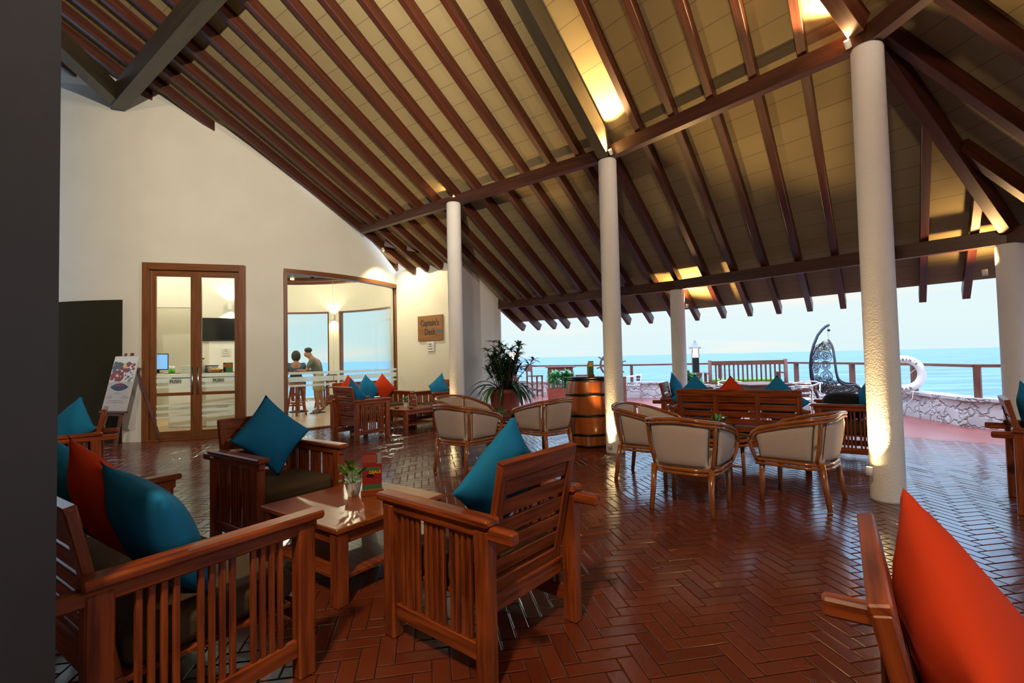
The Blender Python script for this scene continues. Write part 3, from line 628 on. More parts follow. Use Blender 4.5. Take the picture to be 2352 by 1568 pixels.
# ------------------------------------------------------------------ slatted wooden seating
LEG = 0.075
def make_seat(name, label, cat, W, D, panels=1, group=None):
    """faces local +Y; origin on the floor at its centre"""
    t = thing(name, label, cat, group=group); hw, hd = W/2, D/2; xa = hw-LEG/2
    for sx in (-1, 1):
        x = sx*xa
        for y, yy in ((hd-LEG/2, 0), (-hd+LEG/2, 1)):
            mb = MB(); mb.box((x, y, 0.31), (LEG*0.8, LEG, 0.62), ch=0.006); mb.build('leg', M['wood'], t)
        mb = MB(); mb.box((x, 0.015, 0.650), (0.088, D+0.05, 0.034), ch=0.009); mb.box((x, -0.055, 0.610), (0.050, D+0.14, 0.052), ch=0.008); mb.build('arm', M['wood'], t)
        mb = MB(); mb.box((x, 0, 0.125), (0.03, D-2*LEG, 0.07), ch=0.004)
        inner = D-2*LEG; gsz = 0.128; gaps = (inner-3*gsz)/4
        for g_ in range(3):
            y0 = -inner/2+gaps*(g_+1)+gsz*g_
            for i in range(4): mb.box((x, y0+0.010+i*(gsz-0.02)/3, 0.37), (0.018, 0.020, 0.43), ch=0.002)
        mb.build('slat_panel', M['wood'], t)
    mb = MB(); iw = W-2*LEG*0.8
    mb.box((0, hd-0.05, 0.27), (iw, 0.03, 0.09)); mb.box((0, -hd+0.10, 0.27), (iw, 0.03, 0.09)); mb.box((0, 0, 0.30), (iw, D-0.16, 0.02)); mb.build('seat_frame', M['wood'], t)
    n = max(1, panels if panels < 3 else 3); cw = iw/ (1 if panels == 1 else (2 if panels == 2 else 3))
    for i in range(1 if panels == 1 else (2 if panels == 2 else 3)):
        xc = -iw/2+cw*(i+0.5); mb = MB(); mb.box((xc, 0.035, 0.375), (cw-0.012, D-0.17, 0.125), ch=0.03)
        o = mb.build('seat_cushion', M['seatfab'], t)
        bv = o.modifiers.new('soft', 'BEVEL'); bv.width = 0.02; bv.segments = 2
    # reclined back frame
    tilt = radians(12); R = Matrix.Rotation(tilt, 3, 'X'); bw = iw-0.03; bh = 0.60
    org = Vector((0, -hd+0.105, 0.29))
    def bx(mb, x, z, sx, sz, th=0.028, y=0): mb.box(org+R @ Vector((x, y, z)), (sx, th, sz), rot=R, ch=0.004)
    mb = MB(); posts = [-bw/2+0.025, bw/2-0.025]
    if panels == 2: posts.insert(1, 0.0)
    if panels == 3: posts[1:1] = [-bw/6, bw/6]
    for x in posts: bx(mb, x, bh/2-0.005, 0.055, bh-0.01, 0.032)
    bx(mb, 0, bh-0.035, bw, 0.08, 0.036); bx(mb, 0, 0.045, bw, 0.075, 0.03)
    mb.build('back_frame', M['wood'], t)
    mb = MB()
    for i in range(5): bx(mb, 0, 0.135+i*0.088, bw-0.06, 0.068, 0.016, 0.004 if panels > 1 else 0.0)
    mb.build('back_slats', M['wood'], t)
    return t
def make_pillow(m, name='cushion'):
    """a square cushion in its XZ plane, corners sharp, puffed along Y"""
    mb = MB(); n = 18; S = 0.225
    for sd in (-1, 1):
        def fn(u, v):
            a, b = u*2-1, v*2-1; t_ = max(0.0, (1-abs(a)**2.6)*(1-abs(b)**2.6))**0.72
            k = 1-0.09*(1-abs(a)**2)*abs(b)**3; k2 = 1-0.09*(1-abs(b)**2)*abs(a)**3
            wr = (0.004*sin(7*a+4*b)+0.003*sin(5*b-6*a*b+1))*t_
            return (S*a*k2, sd*(0.088*t_*(0.82+0.18*(1-a*a)*(1-b*b)))+wr, S*b*k)
        mb.grid(fn, n, n)
    me = mb.build(name, m, weld=True); return me
pil = {}
def cushion(kind, loc, az, label, tilt=14, roll=45, scale=1.0, group=None):
    if kind not in pil: o = make_pillow(M[kind]); pil[kind] = o
    else: o = pil[kind].copy(); COL.objects.link(o)
    for k_ in list(o.keys()):
        if k_ in ('label', 'group', 'category'): del o[k_]
    o.matrix_world = Matrix.Translation(loc) @ Matrix.Rotation(-radians(az), 4, 'Z') @ Matrix.Rotation(radians(tilt), 4, 'X') @ Matrix.Rotation(radians(roll), 4, 'Y') @ Matrix.Scale(scale, 4)
    return tag(o, label, 'cushion', group)
def seat_pt(loc, az, x, y, z):
    a = radians(az); return Vector((loc[0]+x*cos(a)+y*sin(a), loc[1]-x*sin(a)+y*cos(a), z))
arm = make_seat('armchair', '', 'armchair', 0.70, 0.68, 1); G1 = 'slatted wooden armchairs'
CH = [((-0.16, 2.40), -50.3, 'slatted wooden armchair in the centre foreground seen from behind'),
      ((-1.80, 3.72), 125, 'slatted wooden armchair at the left with one big teal cushion facing the camera'),
      ((1.045, 0.835), 124, 'slatted wooden armchair at the lower right corner holding the orange cushion'),
      ((4.36, 3.82), 131, 'slatted wooden armchair cut by the right edge, teal cushion on it'),
      ((-4.51, 4.81), 232, 'slatted wooden armchair in the shade in front of the easel at far left'),
      ((-2.63, 8.40), 38, 'slatted wooden armchair before the curved window, its slatted back towards us'),
      ((-1.57, 9.87), 218, 'slatted wooden armchair below the wooden wall sign, behind the tub chairs'),
      ((2.62, 7.25), 118, 'slatted wooden armchair behind the left end of the three panel sofa'),
      ((4.12, 5.98), -55, 'slatted wooden armchair behind the nearest column, side panel towards us')]
for i, (l, a, s) in enumerate(CH): place(arm, i > 0, (*l, 0), a, s, G1)
sof = make_seat('sofa', '', 'sofa', 1.45, 0.76, 2); G2 = 'slatted wooden sofas'
S1 = ((-1.66, 2.17), 34); S2 = ((-2.84, 9.82), 130); S3 = ((2.74, 5.90), 30)
place(sof, False, (*S1[0], 0), S1[1], 'slatted wooden sofa at the lower left corner, arm panel nearest to us', G2)
place(sof, True, (*S2[0], 0), S2[1], 'slatted wooden sofa under the curved window with orange and teal cushions', G2)
sof3 = make_seat('sofa', 'three panel slatted wooden sofa seen from behind, right of the barrel', 'sofa', 1.45, 0.76, 3, G2); sof3.location = (*S3[0], 0); sof3.rotation_euler = (0, 0, -radians(S3[1]))
def cush_on(kind, seat, x, label, y=-0.17, z=0.72, tilt=15, roll=45, daz=0, **k): 
    cushion(kind, seat_pt(seat[0], seat[1], x, y, z), seat[1]+daz, label, tilt, roll, **k)
cg = 'teal cushions'; co = 'orange cushions'
cush_on('teal', CH[0], -0.03, 'teal cushion on the centre foreground armchair, seen behind its slats', daz=0, y=-0.15, z=0.74, group=cg)
cush_on('teal', CH[1], -0.02, 'teal cushion standing on its corner on the left armchair', z=0.74, y=-0.13, tilt=16, scale=1.02, group=cg)
cush_on('orange', CH[2], -0.09, 'big orange cushion at the lower right corner of the picture', z=0.64, y=-0.185, roll=27, scale=1.22, tilt=17, group=co)
cush_on('teal', CH[3], -0.10, 'teal cushion at the right edge of the picture', z=0.73, roll=40, group=cg)
cush_on('teal', CH[4], -0.06, 'teal cushion in front of the easel at far left', z=0.72, roll=42, daz=-40, y=-0.10, group=cg)
cush_on('teal', CH[5], 0.0, 'teal cushion just behind the back of the armchair by the window', z=0.72, y=-0.12, group=cg)
cush_on('teal', CH[6], 0.05, 'teal cushion beside the slim column below the wall sign', z=0.73, y=-0.12, roll=40, group=cg)
cush_on('teal', CH[7], -0.05, 'teal cushion on the armchair left of the three panel sofa', z=0.74, group=cg)
cush_on('teal', CH[8], 0.08, 'teal cushion half hidden by the nearest column', z=0.70, group=cg)
cush_on('teal', S1, 0.38, 'teal cushion nearest to us on the lower left sofa', z=0.67, roll=10, scale=1.12, tilt=24, y=-0.08, group=cg)
cush_on('orange', S1, 0.06, 'orange cushion between two teal ones on the lower left sofa', z=0.74, roll=30, tilt=20, y=-0.14, group=co)
cush_on('teal', S1, -0.32, 'teal cushion beside the dark pillar on the lower left sofa', z=0.74, roll=30, tilt=20, y=-0.14, group=cg)
cush_on('orange', S2, 0.40, 'left orange cushion on the sofa under the curved window', z=0.74, group=co)
cush_on('teal', S2, 0.0, 'teal cushion between two orange ones under the curved window', z=0.73, group=cg)
cush_on('orange', S2, -0.38, 'right orange cushion on the sofa under the curved window', z=0.74, roll=40, group=co)
cush_on('teal', S3, -0.46, 'left teal cushion peeping over the three panel sofa', z=0.745, group=cg)
cush_on('orange', S3, -0.06, 'orange cushion peeping over the three panel sofa', z=0.73, group=co)
cush_on('teal', S3, 0.42, 'right teal cushion peeping over the three panel sofa', z=0.735, group=cg)

# coffee tables
def coffee(loc, az, label, S=0.80, used=None):
    t = thing('coffee_table', label, 'coffee table', (*loc, 0), az, 'square wooden coffee tables')
    mb = MB(); mb.box((0, 0, 0.405), (S, S, 0.03), ch=0.005); mb.build('table_top', M['wood_top'], t)
    mb = MB()
    for s in (-1, 1): mb.box((s*(S/2-0.04), 0, 0.355), (0.025, S-0.12, 0.07)); mb.box((0, s*(S/2-0.04), 0.355), (S-0.12, 0.025, 0.07))
    mb.build('apron', M['wood'], t)
    for sx in (-1, 1):
        for sy in (-1, 1): mb = MB(); mb.box((sx*(S/2-0.045), sy*(S/2-0.045), 0.195), (0.07, 0.07, 0.39)); mb.build('leg', M['wood'], t)
    mb = MB(); mb.box((0, 0, 0.13), (S-0.10, S-0.10, 0.025)); mb.build('shelf', M['wood'], t); return t
TA = (-1.03, 3.13); TB = (-2.0, 9.22)
coffee(TA, 36, 'square wooden coffee table with shelf in the left foreground'); coffee(TB, 38, 'square wooden coffee table before the curved window')

# ------------------------------------------------------------------ rattan tub chairs
def make_tub():
    t = thing('tub_chair', '', 'tub chair')
    Wb, Db, Wt, Dt = 0.27, 0.27, 0.315, 0.31
    def plan(s, W_, D_):    # s in [-1,1]: front left -> back -> front right
        L1 = D_*2-0.19; cor = 0.19*pi/2; L2 = 2*W_-0.38; tot = 2*L1+2*cor+L2; d = (s+1)/2*tot
        if d < L1: return Vector((-W_, D_-d, 0))
        d -= L1
        if d < cor: a = d/0.19; return Vector((-W_+0.19-0.19*cos(a), -D_+0.19-0.19*sin(a), 0))
        d -= cor
        if d < L2: return Vector((-W_+0.19+d, -D_, 0))
        d -= L2
        if d < cor: a = d/0.19; return Vector((W_-0.19+0.19*sin(a), -D_+0.19-0.19*cos(a), 0))
        d -= cor; return Vector((W_, -D_+0.19+d, 0))
    def top(s):
        h = 0.775-0.165*abs(s)**1.7; p = plan(s, Wt, Dt); 
        if abs(s) > 0.9: h -= (abs(s)-0.9)**2*6
        return Vector((p.x, p.y-0.02*(1-abs(s)), h))
    def bot(s): p = plan(s, Wb, Db); return Vector((p.x, p.y, 0.36))
    def wall(s, v, off=0.0):
        a, b = bot(s), top(s); p = a.lerp(b, v); bulge = 0.012*sin(pi*v)
        c_ = Vector((p.x, p.y, 0)); c_.normalize(); return p + c_*(bulge*(1 if off == 0 else -0.3)-off)
    n = 44; S_ = [-1+2*i/n for i in range(n+1)]
    mb = MB(); mb.tube([top(s) for s in S_]+[], 0.017, 8); mb.tube([top(s)+Vector((0, 0, -0.03))+Vector((top(s).x, top(s).y, 0)).normalized()*0.004 for s in S_], 0.011, 6); mb.build('top_rail', M['rattan'], t)
    mb = MB(); ringp = [bot(s) for s in S_]+[Vector((0.15, Db, 0.36)), Vector((-0.15, Db, 0.36))]
    mb.tube(ringp, 0.017, 8, closed=True); mb.tube([p+Vector((0, 0, -0.033)) for p in ringp], 0.014, 8, closed=True); mb.build('seat_ring', M['rattan'], t)
    br = (-1.0, -0.36, 0.36, 1.0)
    for s in br: mb = MB(); mb.tube([wall(s, v/6*1.0) for v in range(7)], 0.015, 7); mb.build('post', M['rattan'], t)
    for a, b in zip(br[:-1], br[1:]):
        mb = MB(); a2, b2 = a+0.03, b-0.03
        for sd, off in ((1, 0.0), (-1, 0.05)):
            def fn(u, v, off=off):
                e_ = min(u, 1-u, v, 1-v); k = min(1, e_/0.09); sh = (1-sqrt(max(0, 1-(1-k)**2)))*0.022
                return wall(a2+(b2-a2)*u, 0.04+0.90*v, off+(sh if off == 0 else -sh))
            mb.grid(fn, 22, 12)
        o = mb.build('upholstered_panel', M['tubfab'], t, recalc=False)
        mb = MB(); loop = []
        for i in range(12): loop.append(wall(a2+(b2-a2)*(0.04+0.92*i/11), 0.085, -0.001))
        for i in range(6): loop.append(wall(a2+(b2-a2)*0.96, 0.1+0.78*i/5, -0.001))
        for i in range(12): loop.append(wall(a2+(b2-a2)*(0.96-0.92*i/11), 0.90, -0.001))
        for i in range(6): loop.append(wall(a2+(b2-a2)*0.04, 0.88-0.78*i/5, -0.001))
        mb.tube(loop, 0.0035, 5, closed=True); mb.build('piping', M['seatfab'], o)
    mb = MB(); mb.box((0, 0.01, 0.41), (0.46, 0.50, 0.11), ch=0.04); o = mb.build('seat_cushion', M['tubfab'], t)
    bv = o.modifiers.new('soft', 'BEVEL'); bv.width = 0.025; bv.segments = 3
    for sx in (-1, 1):
        for y, dy in ((0.235, 0.01), (-0.225, -0.05)):
            mb = MB(); mb.tube([(sx*0.235, y, 0.37), (sx*0.238, y+dy*0.5, 0.18), (sx*(0.242+(0.008 if dy < 0 else 0)), y+dy, 0.0)], [0.025, 0.023, 0.019], 10); mb.build('leg', M['rattan'], t)
    return t
tub = make_tub(); G3 = 'rattan tub chairs with beige upholstery'
for i, (l, a, s) in enumerate([((1.52, 4.22), 38, 'beige rattan tub chair with its back to us, right of centre'),
      ((2.53, 4.33), -44, 'beige rattan tub chair turned left, beside the nearest column'),
      ((1.43, 5.20), 124, 'beige rattan tub chair at the foot of the column beside the barrel'),
      ((-0.58, 5.83), 38, 'beige rattan tub chair with its back to us, left of centre'),
      ((-0.72, 6.86), 128, 'beige rattan tub chair in front of the slim column, mostly hidden'),
      ((0.40, 6.40), -44, 'beige rattan tub chair just left of the barrel')]):
    place(tub, i > 0, (*l, 0), a, s, G3)
def make_round():
    t = thing('side_table', '', 'side table'); R_ = 0.29
    mb = MB(); mb.lathe([(0, 0.452), (R_-0.03, 0.452), (R_-0.03, 0.458), (0, 0.458)], n=32); mb.build('glass_top', M['screen'], t)
    mb = MB(); mb.lathe([(R_-0.035, 0.435), (R_-0.005, 0.43), (R_, 0.445), (R_-0.005, 0.462), (R_-0.03, 0.464), (R_-0.035, 0.435)], n=32); mb.lathe([(R_-0.05, 0.39), (R_-0.02, 0.385), (R_-0.012, 0.40), (R_-0.02, 0.415), (R_-0.05, 0.415), (R_-0.05, 0.39)], n=32); mb.build('rim', M['rattan'], t)
    for k in range(4):
        a = pi/4+k*pi/2; mb = MB(); mb.tube([(0.20*cos(a), 0.20*sin(a), 0.43), (0.21*cos(a), 0.21*sin(a), 0.0)], [0.022, 0.017], 8); mb.build('leg', M['rattan'], t)
    mb = MB(); mb.tube([(0.205*cos(pi/4), 0.205*sin(pi/4), 0.16), (-0.205*cos(pi/4), -0.205*sin(pi/4), 0.16)], 0.012); mb.tube([(-0.205*cos(pi/4), 0.205*sin(pi/4), 0.17), (0.205*cos(pi/4), -0.205*sin(pi/4), 0.17)], 0.012); mb.build('stretcher', M['rattan'], t)
    return t
rt = make_round(); R1, R2 = (2.12, 4.98), (-0.19, 6.47)
place(rt, False, (*R1, 0), 0, 'round rattan side table between the tub chairs on the right', 'round rattan side tables')
place(rt, True, (*R2, 0), 0, 'round rattan side table holding a tiny potted plant, left of the barrel', 'round rattan side tables')

# ------------------------------------------------------------------ plants
def leaf(mb, base, d, L, w_, droop=0.3, n=5, fold=0.2):
    d = Vector(d).normalized(); side = d.cross(Vector((0, 0, 1)))
    side = side.normalized() if side.length > 1e-3 else Vector((1, 0, 0))
    base = Vector(base); Lf = []; Rt = []; Md = []; p = base.copy(); cur = d.copy()
    for i in range(n+1):
        t = i/n; wd = w_*max(0.02, sin(pi*min(1, t*0.93+0.07))**0.8); nrm = side.cross(cur)
        Md.append(mb._v(p)); Lf.append(mb._v(p-side*wd/2+nrm*wd*fold)); Rt.append(mb._v(p+side*wd/2+nrm*wd*fold))
        p = p+cur*L/n; cur = (cur+Vector((0, 0, -droop/n*1.6))).normalized()
    for i in range(n):
        mb.face([Lf[i], Md[i], Md[i+1], Lf[i+1]], None, True); mb.face([Md[i], Rt[i], Rt[i+1], Md[i+1]], None, True)
def little_plant(loc, label, h=0.13, s=1.0, m='leafy', pot=True, group='tiny white potted plants'):
    t = thing('potted_plant', label, 'potted plant', loc, 20, group); rn_ = random.Random(int(abs(loc[0])*100))
    mb = MB(); mb.lathe([(0.028*s, 0), (0.045*s, 0.07*s), (0.050*s, 0.075*s), (0.042*s, 0.075*s), (0.04*s, 0.06*s), (0, 0.06*s)], n=4, smooth=False, a0=pi/4); mb.build('pot', M['white'], t)
    mb = MB()
    for i in range(26):
        a = rn_.uniform(0, 2*pi); el = rn_.uniform(0.2, 1.4); r = rn_.uniform(0, 0.02)
        b = Vector((r*cos(a), r*sin(a), 0.06*s)); tip = b+Vector((cos(a)*cos(el), sin(a)*cos(el), sin(el)))*rn_.uniform(0.35, 0.75)*h
        mb.tube([b, tip], 0.0015, 4); leaf(mb, tip, (cos(a)*cos(el), sin(a)*cos(el), sin(el)*0.7), rn_.uniform(0.04, 0.07)*s, 0.032*s, 0.5, 4)
    mb.build('foliage', M[m], t, recalc=False); return t
pz = atz(812, 1138, 0.42); little_plant((pz.x, pz.y, 0.42), 'tiny plant in a square white pot on the left coffee table', h=0.16, s=1.2)
little_plant((R2[0], R2[1], 0.458), 'tiny plant in a white pot on the round table left of the barrel', 0.15, 1.15, 'leaf2')
pz = atz(932, 934, 0.42); little_plant((pz.x, pz.y, 0.42), 'tiny plant on the coffee table before the curved window', 0.12, 1.1, 'leaf2')
little_plant((R1[0]-0.02, R1[1]+0.05, 0.458), 'tiny plant peeping out behind the tub chair on the right', 0.15, 1.1, 'leaf2')
# menu flyer holders on the coffee tables
def flyer(loc, az, label, h=0.2, w_=0.10, scheme='red', base=True):
    t = thing('menu_holder', label, 'menu holder', loc, az); mb = MB(); mb.box((0, 0, 0.02), (w_+0.02, 0.06, 0.04)); mb.build('base', M['wood'], t)
    mats = [M['red'], M['green'], M['terra'], M['grey'], M['yellow']]; mb = MB(); z0 = 0.04
    if scheme == 'red':
        mb.box((0, 0, z0+h/2), (w_, 0.004, h), ch=0)
        mb.mi = 1; mb.box((0, -0.0025, z0+h*0.06), (w_, 0.001, h*0.12), ch=0); mb.box((-0.005, -0.0025, z0+h*0.56), (w_*0.9, 0.001, h*0.08), ch=0)
        mb.mi = 2; mb.box((-w_*0.1, -0.003, z0+h*0.84), (w_*0.75, 0.001, h*0.22), ch=0)
        mb.mi = 3; mb.box((w_*0.36, -0.003, z0+h*0.84), (w_*0.24, 0.001, h*0.3), ch=0)
    else:
        mb.mi = 1; mb.box((0, 0, z0+h/2), (w_, 0.004, h), ch=0); mb.mi = 4; mb.box((0, -0.003, z0+h*0.75), (w_*0.8, 0.001, h*0.35), ch=0)
    c = mb.build('card', mats, t)
    if scheme == 'red':
        text('DEALS', 0.026, M['yellow'], t, (0.018, -0.004, z0+h*0.46), bold=0.0005)
    return t
pz = atz(855, 1136, 0.42); flyer((pz.x, pz.y, 0.42), -18, 'red menu card in a wooden holder on the left coffee table', 0.235, 0.125)
pz = atz(949, 933, 0.42); flyer((pz.x, pz.y, 0.42), -12, 'red menu card in a holder on the coffee table before the window', 0.2, 0.11)
for x_, s in ((914, 'small red bowl left of the plant on the far coffee table'), (947, 'small red bowl under the menu card on the far coffee table')):
    pz = atz(x_, 937, 0.42); mb = MB(); mb.lathe([(0, 0), (0.03, 0), (0.06, 0.035), (0.055, 0.035), (0.028, 0.008), (0, 0.008)], n=20); tag(mb.build('bowl', M['terra'], loc=(pz.x, pz.y-0.1, 0.42)), s, 'bowl', 'small red bowls')

# ------------------------------------------------------------------ lamps inside the round room and beyond the frame
def sconce(az_, z, label, r=RR-0.28, pos=None, face=None):
    p = on_circle(az_, r) if pos is None else pos
    t = thing('wall_sconce', label, 'wall lamp', (p.x, p.y, z)); mb = MB(); mb.lathe([(0.05, -0.09), (0.05, 0.09), (0.043, 0.09), (0.043, -0.09), (0.05, -0.09)], n=16); mb.build('shade', M['white'], t)
    mb = MB(); mb.lathe([(0, -0.04), (0.035, -0.04), (0.035, 0.04), (0, 0.04)], n=12); mb.build('bulb', M['sconce'], t)
    lamp('sconce_light', (p.x, p.y, z+0.1), 5, (1, 0.75, 0.4), 'SPOT', 120, 0.7, (0, 0, 1), 0.02); lamp('sconce_light', (p.x, p.y, z-0.1), 5, (1, 0.75, 0.4), 'SPOT', 120, 0.7, (0, 0, -1), 0.02)
sconce(10.2, 2.85, 'up and down wall sconce between the two sea windows of the round room')
sconce(0, 2.75, 'up and down wall sconce beside the television', pos=Vector((-6.98, 11.98)))
for x, y, ll_ in ((-7.2, 10.4, 'above the counter'), (-5.3, 11.2, 'just behind the curved window'), (-4.6, 13.6, 'above the people at the bar table'), (-6.8, 15.0, 'near the far sea windows'), (-9.2, 12.4, 'added to brighten the wall behind the partition'), (-8.4, 10.2, 'left of the counter')):  # the one behind the partition is added to brighten the kitchen wall
    t = thing('downlight', 'small round hanging ceiling lamp in the round room, '+ll_, 'lamp', (x, y, 3.9), 0, 'ceiling lamps in the round room'); mb = MB(); mb.lathe([(0, 0), (0.06, 0), (0.06, 0.08), (0.02, 0.08), (0.005, 0.1), (0.005, 1.2), (0, 1.2)], n=14); mb.build('housing', M['white'], t)
    mb = MB(); mb.lathe([(0, -0.004), (0.05, -0.004), (0.05, -0.001)], n=14); mb.build('bulb', M['sconce'], t)
    lamp('room_light', (x, y, 3.80), 10 if x > -7 else 5.5, (1.0, 0.84, 0.55), 'POINT', soft=0.06)

# ------------------------------------------------------------------ barrel
t = thing('barrel', 'tall varnished wooden barrel with black hoops beside the middle column', 'barrel', (1.10, 7.10, 0)); BH = 0.99
bp = lambda z: 0.275+0.075*sin(pi*min(1, max(0, (z+0.05)/(BH+0.1))))**0.9
mb = MB(); mb.lathe([(0, 0.0)]+[(bp(i*BH/16), i*BH/16) for i in range(17)]+[(bp(BH)-0.02, BH), (bp(BH)-0.02, BH-0.03), (0, BH-0.03)], n=40); mb.build('staves', M['barrelwood'], t)
for z in (0.035, 0.20, 0.47, 0.76, BH-0.02):
    mb = MB(); mb.lathe([(bp(z-0.018)+0.001, z-0.018), (bp(z-0.018)+0.006, z-0.017), (bp(z+0.018)+0.006, z+0.017), (bp(z+0.018)+0.001, z+0.018)], n=40); mb.build('hoop', M['hoop'], t)
mb = MB(); mb.lathe([(0, BH-0.028), (bp(BH)+0.01, BH-0.0), (bp(BH)+0.01, BH+0.012), (0, BH+0.012)], n=40); mb.build('lid', M['black'], t)
flyer((1.13, 7.0, BH+0.012), 8, 'yellow and green card in a wooden holder on top of the barrel', 0.19, 0.075, 'green')

# ------------------------------------------------------------------ big potted plant and planters
t = thing('potted_plant', 'large bushy dark leaved plant in a ribbed terracotta pot by the white wall', 'potted plant', (-0.17, 10.12, 0))
mb = MB(); mb.lathe([(0, 0), (0.22, 0), (0.24, 0.10), (0.262, 0.115), (0.255, 0.13), (0.27, 0.22), (0.292, 0.235), (0.285, 0.25), (0.32, 0.56), (0.35, 0.58), (0.345, 0.60), (0.36, 0.66), (0.335, 0.67), (0.31, 0.62), (0, 0.60)], n=32); mb.build('pot', M['terra'], t)
rq = random.Random(8); mb = MB(); stems = MB()
for i in range(40):
    a = rq.uniform(0, 2*pi); lean = rq.uniform(0.05, 0.68); H0 = rq.uniform(0.25, 1.0)*(1.15-lean*0.45)
    b = Vector((0.15*rq.random()*cos(a), 0.15*rq.random()*sin(a), 0.6)); tip = b+Vector((cos(a)*sin(lean), sin(a)*sin(lean), cos(lean)))*H0
    stems.tube([b, b.lerp(tip, 0.5)+Vector((0, 0, 0.03)), tip], [0.012, 0.009, 0.006], 5)
    for lv in range(3):
        c = tip.lerp(b, lv*0.16)
        for k in range(9):
            a2 = rq.uniform(0, 2*pi); el = rq.uniform(-0.1, 1.1); leaf(mb, c, (cos(a2)*cos(el), sin(a2)*cos(el), sin(el)), rq.uniform(0.13, 0.22), 0.045, 0.45, 4)
for i in range(34):   # long drooping straps
    a = rq.uniform(0, 2*pi) if i % 2 else rq.uniform(-1.3, 0.4); el = rq.uniform(0.4, 1.1); leaf(mb, (0.12*cos(a), 0.12*sin(a), 0.62), (cos(a)*cos(el), sin(a)*cos(el), sin(el)), rq.uniform(0.6, 0.95), 0.075, 1.6, 9)
mb.build('foliage', M['leaf'], t, recalc=False); stems.build('stems', M['wood_out'], t)
def planter(loc, az, size, label, seed, lh, n):
    t = thing('planter_box', label, 'planter', (*loc, 0), az); sx, sy, sz = size; mb = MB()
    lo = [(-sx*.44, -sy*.4), (sx*.44, -sy*.4), (sx*.44, sy*.4), (-sx*.44, sy*.4)]; hi = [(-sx/2, -sy/2), (sx/2, -sy/2), (sx/2, sy/2), (-sx/2, sy/2)]
    a = [mb._v((*p, 0)) for p in lo]; b = [mb._v((*p, sz)) for p in hi]; mb.face(a[::-1])
    for i in range(4): mb.face([a[i], a[(i+1) % 4], b[(i+1) % 4], b[i]])
    c = [mb._v((p[0]*0.9, p[1]*0.85, sz)) for p in hi]; d = [mb._v((p[0]*0.88, p[1]*0.82, sz-0.05)) for p in hi]
    for i in range(4): mb.face([b[i], b[(i+1) % 4], c[(i+1) % 4], c[i]]); mb.face([c[i], c[(i+1) % 4], d[(i+1) % 4], d[i]])
    mb.face(d); mb.build('trough', M['terra'], t); r = random.Random(seed); mb = MB()
    for i in range(n):
        x, y = r.uniform(-sx*.4, sx*.4), r.uniform(-sy*.3, sy*.3); h = r.uniform(0.12, lh)*(1-0.3*abs(x)/sx*2)
        mb.tube([(x*.8, y*.8, sz-0.05), (x, y, sz+h)], 0.006, 4)
        for k in range(11):
            a2 = r.uniform(0, 2*pi); el = r.uniform(-0.1, 1.2); leaf(mb, (x, y, sz+h*(1-0.25*r.random())), (cos(a2)*cos(el), sin(a2)*cos(el), sin(el)), r.uniform(0.10, 0.19), 0.055, 0.35, 4)
    mb.build('foliage', M['leaf2'], t, recalc=False)
p = atz(1290, 922); planter((p.x, p.y), 0, (0.85, 0.36, 0.40), 'red trough with a leafy green shrub behind the barrel', 4, 0.52, 60)
planter((4.0, 10.9), 10, (0.55, 0.4, 0.42), 'red trough with light green shrub right of the shorter column', 9, 0.5, 34)

# ------------------------------------------------------------------ terrace lanterns
def lantern(x, Y, label):
    p = aty(x, 850, Y); t = thing('garden_lantern', label, 'lantern', (p.x, p.y, 0), 12, None)
    mb = MB(); 
    for i in range(9): mb.box((0, 0, 0.04+i*0.085), (0.31-0.02*(i % 2), 0.31-0.02*(i % 2), 0.08), ch=0.008)
    mb.build('brick_base', M['wood_out'], t)
    mb = MB(); mb.lathe([(0, 0.75), (0.125, 0.75), (0.125, 1.20), (0, 1.20)], n=4, smooth=False, a0=pi/4); mb.build('post', M['black'], t)
    mb = MB(); mb.lathe([(0, 1.20), (0.11, 1.20), (0.11, 1.48), (0, 1.48)], n=4, smooth=False, a0=pi/4); mb.build('lamp_glass', M['lampglass'], t)
    mb = MB()
    for k in range(4): a = pi/4+k*pi/2; mb.box((0.118*cos(a), 0.118*sin(a), 1.34), (0.02, 0.02, 0.30), rot=(0, 0, a))
    mb.build('lamp_bars', M['darksteel'], t)
    mb = MB(); mb.lathe([(0, 1.48), (0.21, 1.465), (0.215, 1.49), (0.12, 1.56), (0.05, 1.63), (0.02, 1.70), (0, 1.73)], n=4, smooth=False, a0=pi/4); mb.build('lantern_roof', M['grey'], t)
lantern(1178, 14.2, 'square garden lantern behind the big potted plant'); lantern(1598, 14.2, 'square garden lantern on a brick base between column and slatted bench')

# ------------------------------------------------------------------ terrace furniture
t = thing('garden_bench', 'high backed slatted wooden bench with lime green cushion by the railing', 'bench'); p0, p1 = aty(1632, 880, 11.6), aty(1806, 880, 11.3)
t.location = ((p0.x+p1.x)/2, (p0.y+p1.y)/2, 0); L = (p1-p0).xy.length; t.rotation_euler = (0, 0, atan2(p1.y-p0.y, p1.x-p0.x))
for s in (-1, 1):
    mb = MB(); mb.tube([(s*L/2, 0, 0), (s*L/2, 0, 1.14)], 0.042, 10); mb.build('leg', M['wood_out'], t); mb = MB(); mb.box((s*L/2, 0.55, 0.40), (0.06, 0.06, 0.80)); mb.build('leg', M['wood_out'], t)
    mb = MB(); mb.box((s*L/2, 0.28, 0.82), (0.07, 0.62, 0.035)); mb.build('arm', M['wood_out'], t)
mb = MB(); mb.box((0, 0, 1.07), (L-0.08, 0.035, 0.10)); mb.box((0, 0, 0.57), (L-0.08, 0.035, 0.10)); mb.build('back_rails', M['wood_out'], t)
mb = MB()
for i in range(15): mb.box((-L/2+0.13+i*(L-0.26)/14, 0, 0.82), (0.036, 0.018, 0.42))
mb.build('back_slats', M['wood_out'], t)
